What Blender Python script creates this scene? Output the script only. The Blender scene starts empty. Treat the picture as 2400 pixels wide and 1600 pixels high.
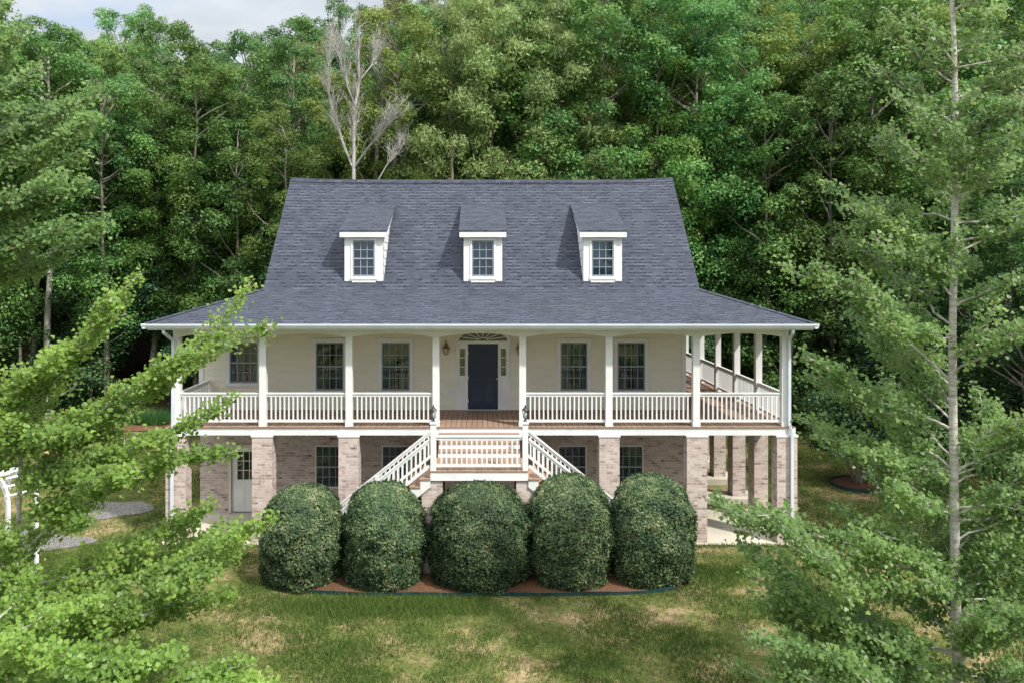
import bpy, math, random
import numpy as np
from mathutils import Vector
R = math.radians
scene = bpy.context.scene
C = scene.collection
F = 1808.0                      # focal length in photo pixels (2400 wide)
CAMZ, CAMD = 7.68, 21.8
# ------------------------------------------------------------------ camera
cd = bpy.data.cameras.new('camera'); cam = bpy.data.objects.new('camera', cd); C.objects.link(cam)
cam.location = (0, -CAMD, CAMZ); cam.rotation_euler = (R(90), 0, 0)
cd.sensor_width = 36; cd.lens = 36*F/2400
cd.shift_x = (1200-1133)/2400; cd.shift_y = -(800-630)/2400
cd.clip_end = 2000; scene.camera = cam
# ------------------------------------------------------------------ world
SUNV = Vector((0.62, -0.56, 1.0)).normalized()
elev = math.asin(SUNV.z); azim = math.atan2(SUNV.x, SUNV.y)
w = bpy.data.worlds.new('World'); scene.world = w; w.use_nodes = True
nt = w.node_tree; nt.nodes.clear()
sky = nt.nodes.new('ShaderNodeTexSky'); sky.sky_type = 'NISHITA'; sky.sun_disc = False
sky.sun_elevation = elev; sky.sun_rotation = azim; sky.air_density = 1.0; sky.dust_density = 1.0
tc = nt.nodes.new('ShaderNodeTexCoord'); mp = nt.nodes.new('ShaderNodeMapping'); mp.inputs['Scale'].default_value = (1.6, 1.6, 4.5)
nz = nt.nodes.new('ShaderNodeTexNoise'); nz.inputs['Scale'].default_value = 2.2; nz.inputs['Detail'].default_value = 7; nz.inputs['Roughness'].default_value = .55
cr = nt.nodes.new('ShaderNodeValToRGB'); cr.color_ramp.elements[0].position = .22; cr.color_ramp.elements[1].position = .46
mx = nt.nodes.new('ShaderNodeMixRGB'); mx.inputs[2].default_value = (5.9, 6.15, 6.5, 1)
cc = nt.nodes.new('ShaderNodeValToRGB'); cc.color_ramp.elements[0].position = .32; cc.color_ramp.elements[1].position = .70     # thin bright cloud overhead, greyer cloud low down
cc.color_ramp.elements[0].color = (.31, .335, .365, 1); cc.color_ramp.elements[1].color = (1, 1, 1, 1)
sxyz = nt.nodes.new('ShaderNodeSeparateXYZ'); nt.links.new(tc.outputs['Generated'], sxyz.inputs[0]); nt.links.new(sxyz.outputs[2], cc.inputs[0])
n2_ = nt.nodes.new('ShaderNodeTexNoise'); n2_.inputs['Scale'].default_value = 4.5; n2_.inputs['Detail'].default_value = 6; nt.links.new(mp.outputs[0], n2_.inputs[0])
m3_ = nt.nodes.new('ShaderNodeMapRange'); m3_.inputs[1].default_value = .35; m3_.inputs[2].default_value = .65; m3_.inputs[3].default_value = 9.4; m3_.inputs[4].default_value = 11.8; nt.links.new(n2_.outputs[0], m3_.inputs[0])
vm_ = nt.nodes.new('ShaderNodeVectorMath'); vm_.operation = 'SCALE'; nt.links.new(cc.outputs[0], vm_.inputs[0]); nt.links.new(m3_.outputs[0], vm_.inputs['Scale']); nt.links.new(vm_.outputs[0], mx.inputs[2])
bg = nt.nodes.new('ShaderNodeBackground'); bg.inputs[1].default_value = .14
ow = nt.nodes.new('ShaderNodeOutputWorld')
L = nt.links.new
L(tc.outputs['Generated'], mp.inputs[0]); L(mp.outputs[0], nz.inputs[0]); L(nz.outputs[0], cr.inputs[0])
L(cr.outputs[0], mx.inputs[0]); L(sky.outputs[0], mx.inputs[1]); L(mx.outputs[0], bg.inputs[0]); L(bg.outputs[0], ow.inputs[0])
# ------------------------------------------------------------------ sun + exposure
sl = bpy.data.lights.new('sun', 'SUN'); sl.energy = 3.0; sl.angle = R(1.8); sl.color = (1, .95, .87)
so = bpy.data.objects.new('sun', sl); C.objects.link(so); so.rotation_euler = SUNV.to_track_quat('Z', 'Y').to_euler()
so.location = (30, -30, 50)
scene.view_settings.view_transform = 'Standard'; scene.view_settings.look = 'None'
scene.view_settings.exposure = 0.68; scene.view_settings.gamma = 1
try:
    scene.cycles.max_bounces = 8; scene.cycles.diffuse_bounces = 4; scene.cycles.transmission_bounces = 6; scene.cycles.transparent_max_bounces = 8
except Exception: pass

# ------------------------------------------------------------------ helpers
def at(px, py, D):              # a photo pixel at distance D in front of the camera -> world point
    return np.array(((px-1133)/F*D, D-CAMD, CAMZ-(py-630)/F*D))

class MB:
    def __init__(s): s.v = []; s.f = []; s.uv = []; s.mi = []
    def face(s, pts, uv=None, m=0):
        b = len(s.v); pts = [tuple(p) for p in pts]; s.v += pts; s.f.append(tuple(range(b, b+len(pts)))); s.mi.append(m)
        if uv is None:
            a = np.array(pts[:3], float); n = np.abs(np.cross(a[1]-a[0], a[2]-a[1]))
            k = int(np.argmax(n))
            uv = [((p[1], p[2]), (p[0], p[2]), (p[0], p[1]))[k] for p in pts]
        s.uv += [tuple(u) for u in uv]
        return s
    def box(s, x0, x1, y0, y1, z0, z1, m=0):
        if x0 > x1: x0, x1 = x1, x0
        if y0 > y1: y0, y1 = y1, y0
        if z0 > z1: z0, z1 = z1, z0
        s.face([(x0,y0,z0),(x1,y0,z0),(x1,y0,z1),(x0,y0,z1)], m=m); s.face([(x1,y1,z0),(x0,y1,z0),(x0,y1,z1),(x1,y1,z1)], m=m)
        s.face([(x0,y1,z0),(x0,y0,z0),(x0,y0,z1),(x0,y1,z1)], m=m); s.face([(x1,y0,z0),(x1,y1,z0),(x1,y1,z1),(x1,y0,z1)], m=m)
        s.face([(x0,y0,z1),(x1,y0,z1),(x1,y1,z1),(x0,y1,z1)], m=m); s.face([(x0,y1,z0),(x1,y1,z0),(x1,y0,z0),(x0,y0,z0)], m=m)
        return s
    def prism(s, prof, axis, a0, a1, m=0):      # prof: ccw list of (u,v); axis 'x': u=y v=z ; 'y': u=x v=z ; 'z': u=x v=y
        def P(u, v, a): return {'x': (a, u, v), 'y': (u, a, v), 'z': (u, v, a)}[axis]
        n = len(prof)
        for i in range(n):
            j = (i+1) % n
            s.face([P(*prof[i], a0), P(*prof[j], a0), P(*prof[j], a1), P(*prof[i], a1)], m=m)
        s.face([P(*p, a0) for p in prof][::-1], m=m); s.face([P(*p, a1) for p in prof], m=m)
        return s
    def bar(s, p, q, w, h, m=0):                # rectangular bar from p to q
        p = Vector(p); q = Vector(q); d = (q-p).normalized(); up = Vector((0,0,1))
        if abs(d.z) > .98: up = Vector((0,1,0))
        sx = d.cross(up).normalized()*w/2; uz = sx.cross(d).normalized()*h/2
        a = [p-sx-uz, p+sx-uz, p+sx+uz, p-sx+uz]; b = [c+(q-p) for c in a]
        for i in range(4):
            j = (i+1) % 4; s.face([a[i], a[j], b[j], b[i]], m=m)
        s.face(a[::-1], m=m); s.face(b, m=m); return s
    def tube(s, pts, rad, n=8, m=0, cap=True):
        pts = [np.array(p, float) for p in pts]; rings = []
        for i, p in enumerate(pts):
            d = pts[min(i+1, len(pts)-1)]-pts[max(i-1, 0)]; d = d/(np.linalg.norm(d)+1e-9)
            a = np.cross(d, (0,0,1) if abs(d[2]) < .9 else (1,0,0)); a /= np.linalg.norm(a); b = np.cross(d, a)
            r = rad[i] if hasattr(rad, '__len__') else rad
            rings.append([p+r*(math.cos(t)*a+math.sin(t)*b) for t in np.linspace(0, 2*math.pi, n, endpoint=False)])
        L0 = 0
        for i in range(len(pts)-1):
            L1 = L0+np.linalg.norm(pts[i+1]-pts[i]); c = 2*math.pi*(rad[i] if hasattr(rad, '__len__') else rad)
            for k in range(n):
                j = (k+1) % n
                s.face([rings[i][k], rings[i][j], rings[i+1][j], rings[i+1][k]], [(k/n*c, L0), ((k+1)/n*c, L0), ((k+1)/n*c, L1), (k/n*c, L1)], m=m)
            L0 = L1
        if cap: s.face(rings[0], m=m); s.face(rings[-1][::-1], m=m)
        return s
    def lathe(s, c, prof, n=12, m=0):           # prof list of (r,z)
        for i in range(len(prof)-1):
            for k in range(n):
                t0 = 2*math.pi*k/n; t1 = 2*math.pi*(k+1)/n
                (r0, z0), (r1, z1) = prof[i], prof[i+1]
                s.face([(c[0]+r0*math.cos(t0), c[1]+r0*math.sin(t0), c[2]+z0), (c[0]+r0*math.cos(t1), c[1]+r0*math.sin(t1), c[2]+z0),
                        (c[0]+r1*math.cos(t1), c[1]+r1*math.sin(t1), c[2]+z1), (c[0]+r1*math.cos(t0), c[1]+r1*math.sin(t0), c[2]+z1)], m=m)
        return s
    def mesh(s, name, mats):
        me = bpy.data.meshes.new(name); me.from_pydata(s.v, [], s.f); ul = me.uv_layers.new(name='UVMap')
        ul.data.foreach_set('uv', np.array(s.uv, 'f').ravel())
        mats = mats if isinstance(mats, (list, tuple)) else [mats]
        for m in mats: me.materials.append(m)
        me.polygons.foreach_set('material_index', s.mi)
        me.update(); return me
    def build(s, name, mats, parent=None, weld=False, smooth=False, bevel=0):
        me = s.mesh(name, mats)
        if weld:
            import bmesh
            bm = bmesh.new(); bm.from_mesh(me); bmesh.ops.remove_doubles(bm, verts=bm.verts, dist=.0005); bm.to_mesh(me); bm.free()
        if smooth: me.polygons.foreach_set('use_smooth', [True]*len(me.polygons))
        o = bpy.data.objects.new(name, me); C.objects.link(o)
        if parent: o.parent = parent
        return o

def tag(o, label=None, cat=None, group=None, kind=None):
    if label: o['label'] = label
    if cat: o['category'] = cat
    if group: o['group'] = group
    if kind: o['kind'] = kind
    return o
def empty(name, loc=(0,0,0), **k):
    o = bpy.data.objects.new(name, None); C.objects.link(o); o.location = loc; o.empty_display_size = .3
    return tag(o, **k)
def copy_tree(o, parent=None):
    c = o.copy(); C.objects.link(c)
    if parent: c.parent = parent
    for ch in list(o.children): copy_tree(ch, c)
    return c

def raw_mesh(name, verts, faces_n, k, mat, smooth=False):     # verts (N,3), faces all k-gons over consecutive indices array (M,k)
    me = bpy.data.meshes.new(name)
    me.vertices.add(len(verts)); me.vertices.foreach_set('co', verts.astype('f').ravel())
    M = len(faces_n); me.loops.add(M*k); me.loops.foreach_set('vertex_index', faces_n.astype('i').ravel())
    me.polygons.add(M); me.polygons.foreach_set('loop_start', np.arange(0, M*k, k, dtype='i')); me.polygons.foreach_set('loop_total', np.full(M, k, 'i'))
    me.materials.append(mat); me.update(calc_edges=True); me.validate()
    return me

def leaf_verts(P, Nn, size, shape, rng, fold=.25):            # shape: (k,2) outline in leaf plane; returns verts (N*k,3)
    N = len(P); Nn = Nn/np.linalg.norm(Nn, axis=1, keepdims=True)
    a = rng.normal(size=(N, 3)); t = a-(a*Nn).sum(1, keepdims=True)*Nn; t /= np.linalg.norm(t, axis=1, keepdims=True)
    b = np.cross(Nn, t); sh = np.asarray(shape)
    z = -fold*np.abs(sh[:, 0])
    V = P[:, None, :]+size[:, None, None]*(sh[None, :, 0, None]*b[:, None, :]+sh[None, :, 1, None]*t[:, None, :]+z[None, :, None]*Nn[:, None, :])
    return V.reshape(-1, 3)
DIAMOND = np.array([(0,0), (.33,.45), (0,1), (-.33,.45)])
OVAL = np.array([(0,0), (.3,.3), (.26,.72), (0,1), (-.26,.72), (-.3,.3)])
LONG = np.array([(0,0), (.13,.4), (0,1), (-.13,.4)])
FAN = np.array([(0,0), (.52,.55), (.34,.9), (.03,.8), (-.34,.92), (-.52,.5)])
def leaves_mesh(name, P, Nn, size, shape, mat, rng, fold=.25):
    V = leaf_verts(P, Nn, size, shape, rng, fold); k = len(shape)
    return raw_mesh(name, V, np.arange(len(V)).reshape(-1, k), k, mat)

def vnoise(x, y, s=1.0, seed=0):                # smooth value noise 0..1
    x = np.asarray(x)*s+seed*17.3; y = np.asarray(y)*s+seed*9.1
    xi = np.floor(x).astype(np.int64); yi = np.floor(y).astype(np.int64); fx = x-xi; fy = y-yi
    fx = fx*fx*(3-2*fx); fy = fy*fy*(3-2*fy)
    def h(a, b):
        n = (a*374761393+b*668265263+seed*1442695) & 0x7fffffff; n = ((n ^ (n >> 13))*1274126177) & 0x7fffffff
        return ((n ^ (n >> 16)) & 0xffff)/65535.0
    return (h(xi,yi)*(1-fx)+h(xi+1,yi)*fx)*(1-fy)+(h(xi,yi+1)*(1-fx)+h(xi+1,yi+1)*fx)*fy

# ------------------------------------------------------------------ materials
def mat(name):
    m = bpy.data.materials.new(name); m.use_nodes = True
    return m, m.node_tree, m.node_tree.nodes['Principled BSDF']
def N(t, kind, **k):
    n = t.nodes.new(kind)
    for a, b in k.items(): setattr(n, a, b)
    return n
def setp(b, col=None, rough=None, metal=None, spec=None):
    if col: b.inputs['Base Color'].default_value = (*col, 1)
    if rough is not None: b.inputs['Roughness'].default_value = rough
    if metal is not None: b.inputs['Metallic'].default_value = metal
    if spec is not None: b.inputs['Specular IOR Level'].default_value = spec
def noise_col(name, c1, c2, scale=3, rough=.6, bump=0, detail=4, spec=.3, stretch=(1,1,1), p0=.35, p1=.65, bscale=None):
    m, t, b = mat(name); setp(b, rough=rough, spec=spec)
    tcn = N(t, 'ShaderNodeTexCoord'); mpn = N(t, 'ShaderNodeMapping'); mpn.inputs['Scale'].default_value = stretch
    n = N(t, 'ShaderNodeTexNoise'); n.inputs['Scale'].default_value = scale; n.inputs['Detail'].default_value = detail
    r = N(t, 'ShaderNodeValToRGB'); r.color_ramp.elements[0].position = p0; r.color_ramp.elements[1].position = p1
    r.color_ramp.elements[0].color = (*c1, 1); r.color_ramp.elements[1].color = (*c2, 1)
    l = t.links.new; l(tcn.outputs['Object'], mpn.inputs[0]); l(mpn.outputs[0], n.inputs[0]); l(n.outputs[0], r.inputs[0]); l(r.outputs[0], b.inputs['Base Color'])
    if bump:
        n2 = N(t, 'ShaderNodeTexNoise'); n2.inputs['Scale'].default_value = bscale or scale*6; n2.inputs['Detail'].default_value = 3; l(mpn.outputs[0], n2.inputs[0])
        bp = N(t, 'ShaderNodeBump'); bp.inputs['Strength'].default_value = bump; bp.inputs['Distance'].default_value = .02; l(n2.outputs[0], bp.inputs['Height']); l(bp.outputs[0], b.inputs['Normal'])
    return m
def leaf_mat(name, cols, trans=.35, obj_var=.5, rough=.5, patch=None, pscale=.35):
    m, t, b = mat(name); setp(b, rough=rough, spec=.35); l = t.links.new
    g = N(t, 'ShaderNodeNewGeometry'); oi = N(t, 'ShaderNodeObjectInfo')
    r = N(t, 'ShaderNodeValToRGB'); e = r.color_ramp.elements
    while len(e) < len(cols): e.new(.5)
    for i, c in enumerate(cols): e[i].position = i/(len(cols)-1); e[i].color = (*c, 1)
    tcn = N(t, 'ShaderNodeTexCoord'); n = N(t, 'ShaderNodeTexNoise'); n.inputs['Scale'].default_value = pscale; n.inputs['Detail'].default_value = 2
    l(tcn.outputs['Object'], n.inputs[0])
    ma = N(t, 'ShaderNodeMath', operation='MULTIPLY_ADD'); ma.inputs[1].default_value = .55; l(g.outputs['Random Per Island'], ma.inputs[0])
    m2 = N(t, 'ShaderNodeMath', operation='MULTIPLY_ADD'); m2.inputs[1].default_value = 1.5; m2.inputs[2].default_value = -.52; l(n.outputs[0], m2.inputs[0]); l(m2.outputs[0], ma.inputs[2])
    l(ma.outputs[0], r.inputs[0])
    hs = N(t, 'ShaderNodeHueSaturation'); l(r.outputs[0], hs.inputs['Color'])
    mh = N(t, 'ShaderNodeMapRange'); mh.inputs[3].default_value = .5-.035*obj_var; mh.inputs[4].default_value = .5+.03*obj_var; l(oi.outputs['Random'], mh.inputs[0]); l(mh.outputs[0], hs.inputs['Hue'])
    wn = N(t, 'ShaderNodeTexWhiteNoise', noise_dimensions='1D'); l(oi.outputs['Random'], wn.inputs['W'])
    mv = N(t, 'ShaderNodeMapRange'); mv.inputs[3].default_value = 1-.4*obj_var; mv.inputs[4].default_value = 1+.5*obj_var; l(wn.outputs['Value'], mv.inputs[0]); l(mv.outputs[0], hs.inputs['Value'])
    l(hs.outputs[0], b.inputs['Base Color'])
    tr = N(t, 'ShaderNodeBsdfTranslucent'); hs2 = N(t, 'ShaderNodeHueSaturation'); hs2.inputs['Hue'].default_value = .485; hs2.inputs['Value'].default_value = 1.5; l(hs.outputs[0], hs2.inputs['Color']); l(hs2.outputs[0], tr.inputs[0])
    ms = N(t, 'ShaderNodeMixShader'); ms.inputs[0].default_value = trans; l(b.outputs[0], ms.inputs[1]); l(tr.outputs[0], ms.inputs[2])
    l(ms.outputs[0], t.nodes['Material Output'].inputs[0])
    return m

WHITE = noise_col('white_paint', (.70,.71,.72), (.80,.81,.82), 2.2, .45, p0=.3, p1=.7)
CREAM = noise_col('cream_trim', (.60,.57,.47), (.66,.63,.53), 2, .5)
GUT = noise_col('gutter_paint', (.60,.66,.74), (.70,.75,.82), 1.5, .3)
SIDING = noise_col('cream_siding', (.74,.71,.62), (.80,.77,.68), 1.3, .6, stretch=(1,1,6))
CEIL = noise_col('porch_ceiling', (.52,.48,.38), (.58,.54,.43), 1.3, .6, stretch=(12,1,1))
CONC = noise_col('concrete', (.47,.43,.35), (.60,.56,.48), 1.1, .85, bump=.15, p0=.3, p1=.7)
NAVY = noise_col('navy_paint', (.013,.025,.055), (.018,.032,.068), 4, .4, spec=.4)
NAVY2 = noise_col('navy_screen', (.022,.038,.068), (.030,.048,.082), 3, .5)
WINFR = noise_col('window_frame_grey', (.22,.25,.30), (.28,.31,.36), 4, .45)
BARS = noise_col('glazing_bar_paint', (.30,.35,.40), (.36,.41,.47), 3, .5)
BLACK = noise_col('black_metal', (.012,.012,.013), (.03,.03,.03), 9, .4)
BRASS = noise_col('aged_brass', (.20,.15,.05), (.34,.26,.10), 14, .4)
BRASS.node_tree.nodes['Principled BSDF'].inputs['Metallic'].default_value = .6
CURT = noise_col('curtain_cloth', (.08,.11,.14), (.19,.235,.27), 5, .8, stretch=(3,1,.2))
CURTW = noise_col('sky_reflection_curtain', (.14,.25,.40), (.19,.32,.48), 3, .8)  # dormer curtain; blue sky reflection of the glass put into its colour
SHUT = noise_col('shutter_grey', (.16,.19,.23), (.24,.28,.32), 3, .5)
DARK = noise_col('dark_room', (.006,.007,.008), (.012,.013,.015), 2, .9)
BARK = noise_col('grey_bark', (.12,.10,.085), (.30,.27,.235), 5, .9, bump=.6, stretch=(1,1,.25))
DEADW = noise_col('dead_bark', (.26,.25,.24), (.50,.485,.47), 4, .85, bump=.4, stretch=(1,1,.4))
BARKW = noise_col('pale_bark', (.22,.20,.175), (.52,.49,.45), 4, .85, bump=.5, stretch=(1,1,.4), p0=.3, p1=.6)
MULCH = noise_col('red_mulch', (.07,.035,.02), (.30,.15,.085), 26, .95, bump=1, detail=6, p0=.3, p1=.7)
EDGE = noise_col('teal_plastic', (.010,.035,.040), (.02,.06,.065), 4, .45)
GRAVEL = noise_col('grey_gravel', (.10,.10,.095), (.33,.32,.31), 22, .95, bump=1, detail=6)
LAMPG = noise_col('seeded_glass', (.35,.38,.38), (.55,.58,.56), 8, .15)
WOOD = noise_col('fresh_wood', (.50,.27,.12), (.72,.45,.24), 9, .8)

def wood_deck():
    m, t, b = mat('deck_boards'); setp(b, rough=.6, spec=.3); l = t.links.new
    g = N(t, 'ShaderNodeNewGeometry'); r = N(t, 'ShaderNodeValToRGB'); e = r.color_ramp.elements
    e[0].color = (.21,.135,.10,1); e[1].color = (.37,.255,.19,1)
    tcn = N(t, 'ShaderNodeTexCoord'); mp2 = N(t, 'ShaderNodeMapping'); mp2.inputs['Scale'].default_value = (14,1.5,1); n = N(t, 'ShaderNodeTexNoise'); n.inputs['Scale'].default_value = 2
    l(tcn.outputs['Object'], mp2.inputs[0]); l(mp2.outputs[0], n.inputs[0])
    ma = N(t, 'ShaderNodeMath', operation='MULTIPLY_ADD'); ma.inputs[1].default_value = .5; l(g.outputs['Random Per Island'], ma.inputs[0]); 
    m2 = N(t, 'ShaderNodeMath', operation='MULTIPLY'); m2.inputs[1].default_value = .6; l(n.outputs[0], m2.inputs[0]); l(m2.outputs[0], ma.inputs[2])
    l(ma.outputs[0], r.inputs[0]); l(r.outputs[0], b.inputs['Base Color']); return m
DECK = wood_deck()
def brick_mat():
    m, t, b = mat('pale_brick'); setp(b, rough=.85, spec=.2); l = t.links.new
    tcn = N(t, 'ShaderNodeTexCoord'); bk = N(t, 'ShaderNodeTexBrick')
    bk.inputs['Scale'].default_value = 1; bk.inputs['Brick Width'].default_value = .215; bk.inputs['Row Height'].default_value = .077
    bk.inputs['Mortar Size'].default_value = .006; bk.inputs['Mortar Smooth'].default_value = .2; bk.inputs['Bias'].default_value = 0
    bk.inputs['Color1'].default_value = (0,0,0,1); bk.inputs['Color2'].default_value = (1,1,1,1); bk.inputs['Mortar'].default_value = (.5,.5,.5,1)
    l(tcn.outputs['UV'], bk.inputs[0])
    r = N(t, 'ShaderNodeValToRGB'); e = r.color_ramp.elements
    cs = [(0,(.15,.12,.115)), (.10,(.30,.23,.21)), (.32,(.46,.37,.34)), (.58,(.54,.445,.41)), (.84,(.60,.53,.50)), (1,(.47,.28,.21))]
    while len(e) < len(cs): e.new(.5)
    for i, (p, c) in enumerate(cs): e[i].position = p; e[i].color = (*c, 1)
    nz2 = N(t, 'ShaderNodeTexNoise'); nz2.inputs['Scale'].default_value = 7; nz2.inputs['Detail'].default_value = 6; l(tcn.outputs['UV'], nz2.inputs[0])
    ad = N(t, 'ShaderNodeMath', operation='MULTIPLY_ADD'); ad.inputs[1].default_value = .7; l(bk.outputs[0], ad.inputs[0])
    m2 = N(t, 'ShaderNodeMath', operation='MULTIPLY_ADD'); m2.inputs[1].default_value = 1.0; m2.inputs[2].default_value = -.35; l(nz2.outputs[0], m2.inputs[0]); l(m2.outputs[0], ad.inputs[2])
    l(ad.outputs[0], r.inputs[0])
    mm = N(t, 'ShaderNodeMixRGB'); mm.inputs[2].default_value = (.58,.52,.47,1); l(bk.outputs['Fac'], mm.inputs[0]); l(r.outputs[0], mm.inputs[1])
    l(mm.outputs[0], b.inputs['Base Color'])
    bp = N(t, 'ShaderNodeBump'); bp.inputs['Strength'].default_value = .5; bp.inputs['Distance'].default_value = .01; bp.invert = True
    l(bk.outputs['Fac'], bp.inputs['Height']); l(bp.outputs[0], b.inputs['Normal'])
    return m
BRICK = brick_mat()
def shingle_mat():
    m, t, b = mat('slate_shingles'); setp(b, rough=.85, spec=.25); l = t.links.new
    tcn = N(t, 'ShaderNodeTexCoord')
    def bk(wd, off, seed):
        mpp = N(t, 'ShaderNodeMapping'); mpp.inputs['Location'].default_value = (seed, 0, 0); l(tcn.outputs['UV'], mpp.inputs[0])
        k = N(t, 'ShaderNodeTexBrick'); k.offset = off; k.inputs['Scale'].default_value = 1; k.inputs['Brick Width'].default_value = wd; k.inputs['Row Height'].default_value = .143
        k.inputs['Mortar Size'].default_value = .0; k.inputs['Color1'].default_value = (0,0,0,1); k.inputs['Color2'].default_value = (1,1,1,1); l(mpp.outputs[0], k.inputs[0]); return k
    k1 = bk(.16, .37, 0); k2 = bk(.27, .61, 7.13)
    mm = N(t, 'ShaderNodeMath', operation='MULTIPLY'); l(k1.outputs[0], mm.inputs[0]); l(k2.outputs[0], mm.inputs[1])
    sx = N(t, 'ShaderNodeSeparateXYZ'); l(tcn.outputs['UV'], sx.inputs[0])
    dv = N(t, 'ShaderNodeMath', operation='DIVIDE'); dv.inputs[1].default_value = .143; l(sx.outputs[1], dv.inputs[0])
    fr = N(t, 'ShaderNodeMath', operation='FRACT'); l(dv.outputs[0], fr.inputs[0])
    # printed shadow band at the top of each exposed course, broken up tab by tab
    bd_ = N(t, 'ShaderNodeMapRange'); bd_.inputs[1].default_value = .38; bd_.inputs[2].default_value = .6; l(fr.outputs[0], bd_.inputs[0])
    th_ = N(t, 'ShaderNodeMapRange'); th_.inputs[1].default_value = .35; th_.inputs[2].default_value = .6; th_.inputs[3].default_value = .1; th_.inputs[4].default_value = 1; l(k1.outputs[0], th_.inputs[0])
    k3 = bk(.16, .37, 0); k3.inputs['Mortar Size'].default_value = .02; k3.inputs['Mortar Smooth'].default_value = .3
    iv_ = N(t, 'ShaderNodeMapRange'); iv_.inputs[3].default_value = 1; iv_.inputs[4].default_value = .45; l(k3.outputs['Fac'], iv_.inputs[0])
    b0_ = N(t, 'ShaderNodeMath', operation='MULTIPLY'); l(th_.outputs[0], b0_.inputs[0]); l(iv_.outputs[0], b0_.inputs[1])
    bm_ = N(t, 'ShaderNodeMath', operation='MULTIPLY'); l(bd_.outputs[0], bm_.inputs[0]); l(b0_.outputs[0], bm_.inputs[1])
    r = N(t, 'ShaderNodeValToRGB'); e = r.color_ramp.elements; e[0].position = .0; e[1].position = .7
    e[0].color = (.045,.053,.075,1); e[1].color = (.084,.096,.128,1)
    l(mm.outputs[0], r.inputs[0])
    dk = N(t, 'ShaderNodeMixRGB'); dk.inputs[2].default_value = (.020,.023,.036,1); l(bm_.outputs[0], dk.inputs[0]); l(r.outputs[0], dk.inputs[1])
    ns = N(t, 'ShaderNodeTexNoise'); ns.inputs['Scale'].default_value = 60; l(tcn.outputs['UV'], ns.inputs[0])
    nl = N(t, 'ShaderNodeTexNoise'); nl.inputs['Scale'].default_value = .7; nl.inputs['Detail'].default_value = 4; l(tcn.outputs['UV'], nl.inputs[0])
    hv = N(t, 'ShaderNodeHueSaturation'); mr = N(t, 'ShaderNodeMapRange'); mr.inputs[1].default_value = .3; mr.inputs[2].default_value = .7; mr.inputs[3].default_value = .90; mr.inputs[4].default_value = 1.1; l(nl.outputs[0], mr.inputs[0]); l(mr.outputs[0], hv.inputs['Value']); l(dk.outputs[0], hv.inputs['Color'])
    l(hv.outputs[0], b.inputs['Base Color'])
    h = N(t, 'ShaderNodeMath', operation='MULTIPLY_ADD'); h.inputs[1].default_value = -1.0; l(fr.outputs[0], h.inputs[0])
    h2 = N(t, 'ShaderNodeMath', operation='MULTIPLY_ADD'); h2.inputs[1].default_value = .6; l(mm.outputs[0], h2.inputs[0]); l(h2.outputs[0], h.inputs[2])
    h3 = N(t, 'ShaderNodeMath', operation='MULTIPLY'); h3.inputs[1].default_value = .3; l(ns.outputs[0], h3.inputs[0]); l(h3.outputs[0], h2.inputs[2])
    bp = N(t, 'ShaderNodeBump'); bp.inputs['Strength'].default_value = 1.0; bp.inputs['Distance'].default_value = .022; l(h.outputs[0], bp.inputs['Height']); l(bp.outputs[0], b.inputs['Normal'])
    return m
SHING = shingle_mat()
def glass_mat(name, tint, refl=.12):
    m, t, b = mat(name); l = t.links.new; t.nodes.remove(b)
    gl = N(t, 'ShaderNodeBsdfGlossy'); gl.inputs['Roughness'].default_value = .03; gl.inputs[0].default_value = (.9,.93,.95,1)
    tp = N(t, 'ShaderNodeBsdfTransparent'); tp.inputs[0].default_value = (*tint, 1)
    fr = N(t, 'ShaderNodeFresnel'); fr.inputs[0].default_value = 1.55; ad = N(t, 'ShaderNodeMath', operation='ADD', use_clamp=True); ad.inputs[1].default_value = refl; l(fr.outputs[0], ad.inputs[0])
    ms = N(t, 'ShaderNodeMixShader'); l(ad.outputs[0], ms.inputs[0]); l(tp.outputs[0], ms.inputs[1]); l(gl.outputs[0], ms.inputs[2])
    l(ms.outputs[0], t.nodes['Material Output'].inputs[0]); return m
GLASS = glass_mat('window_glass', (.70,.80,.84), .05)
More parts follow.
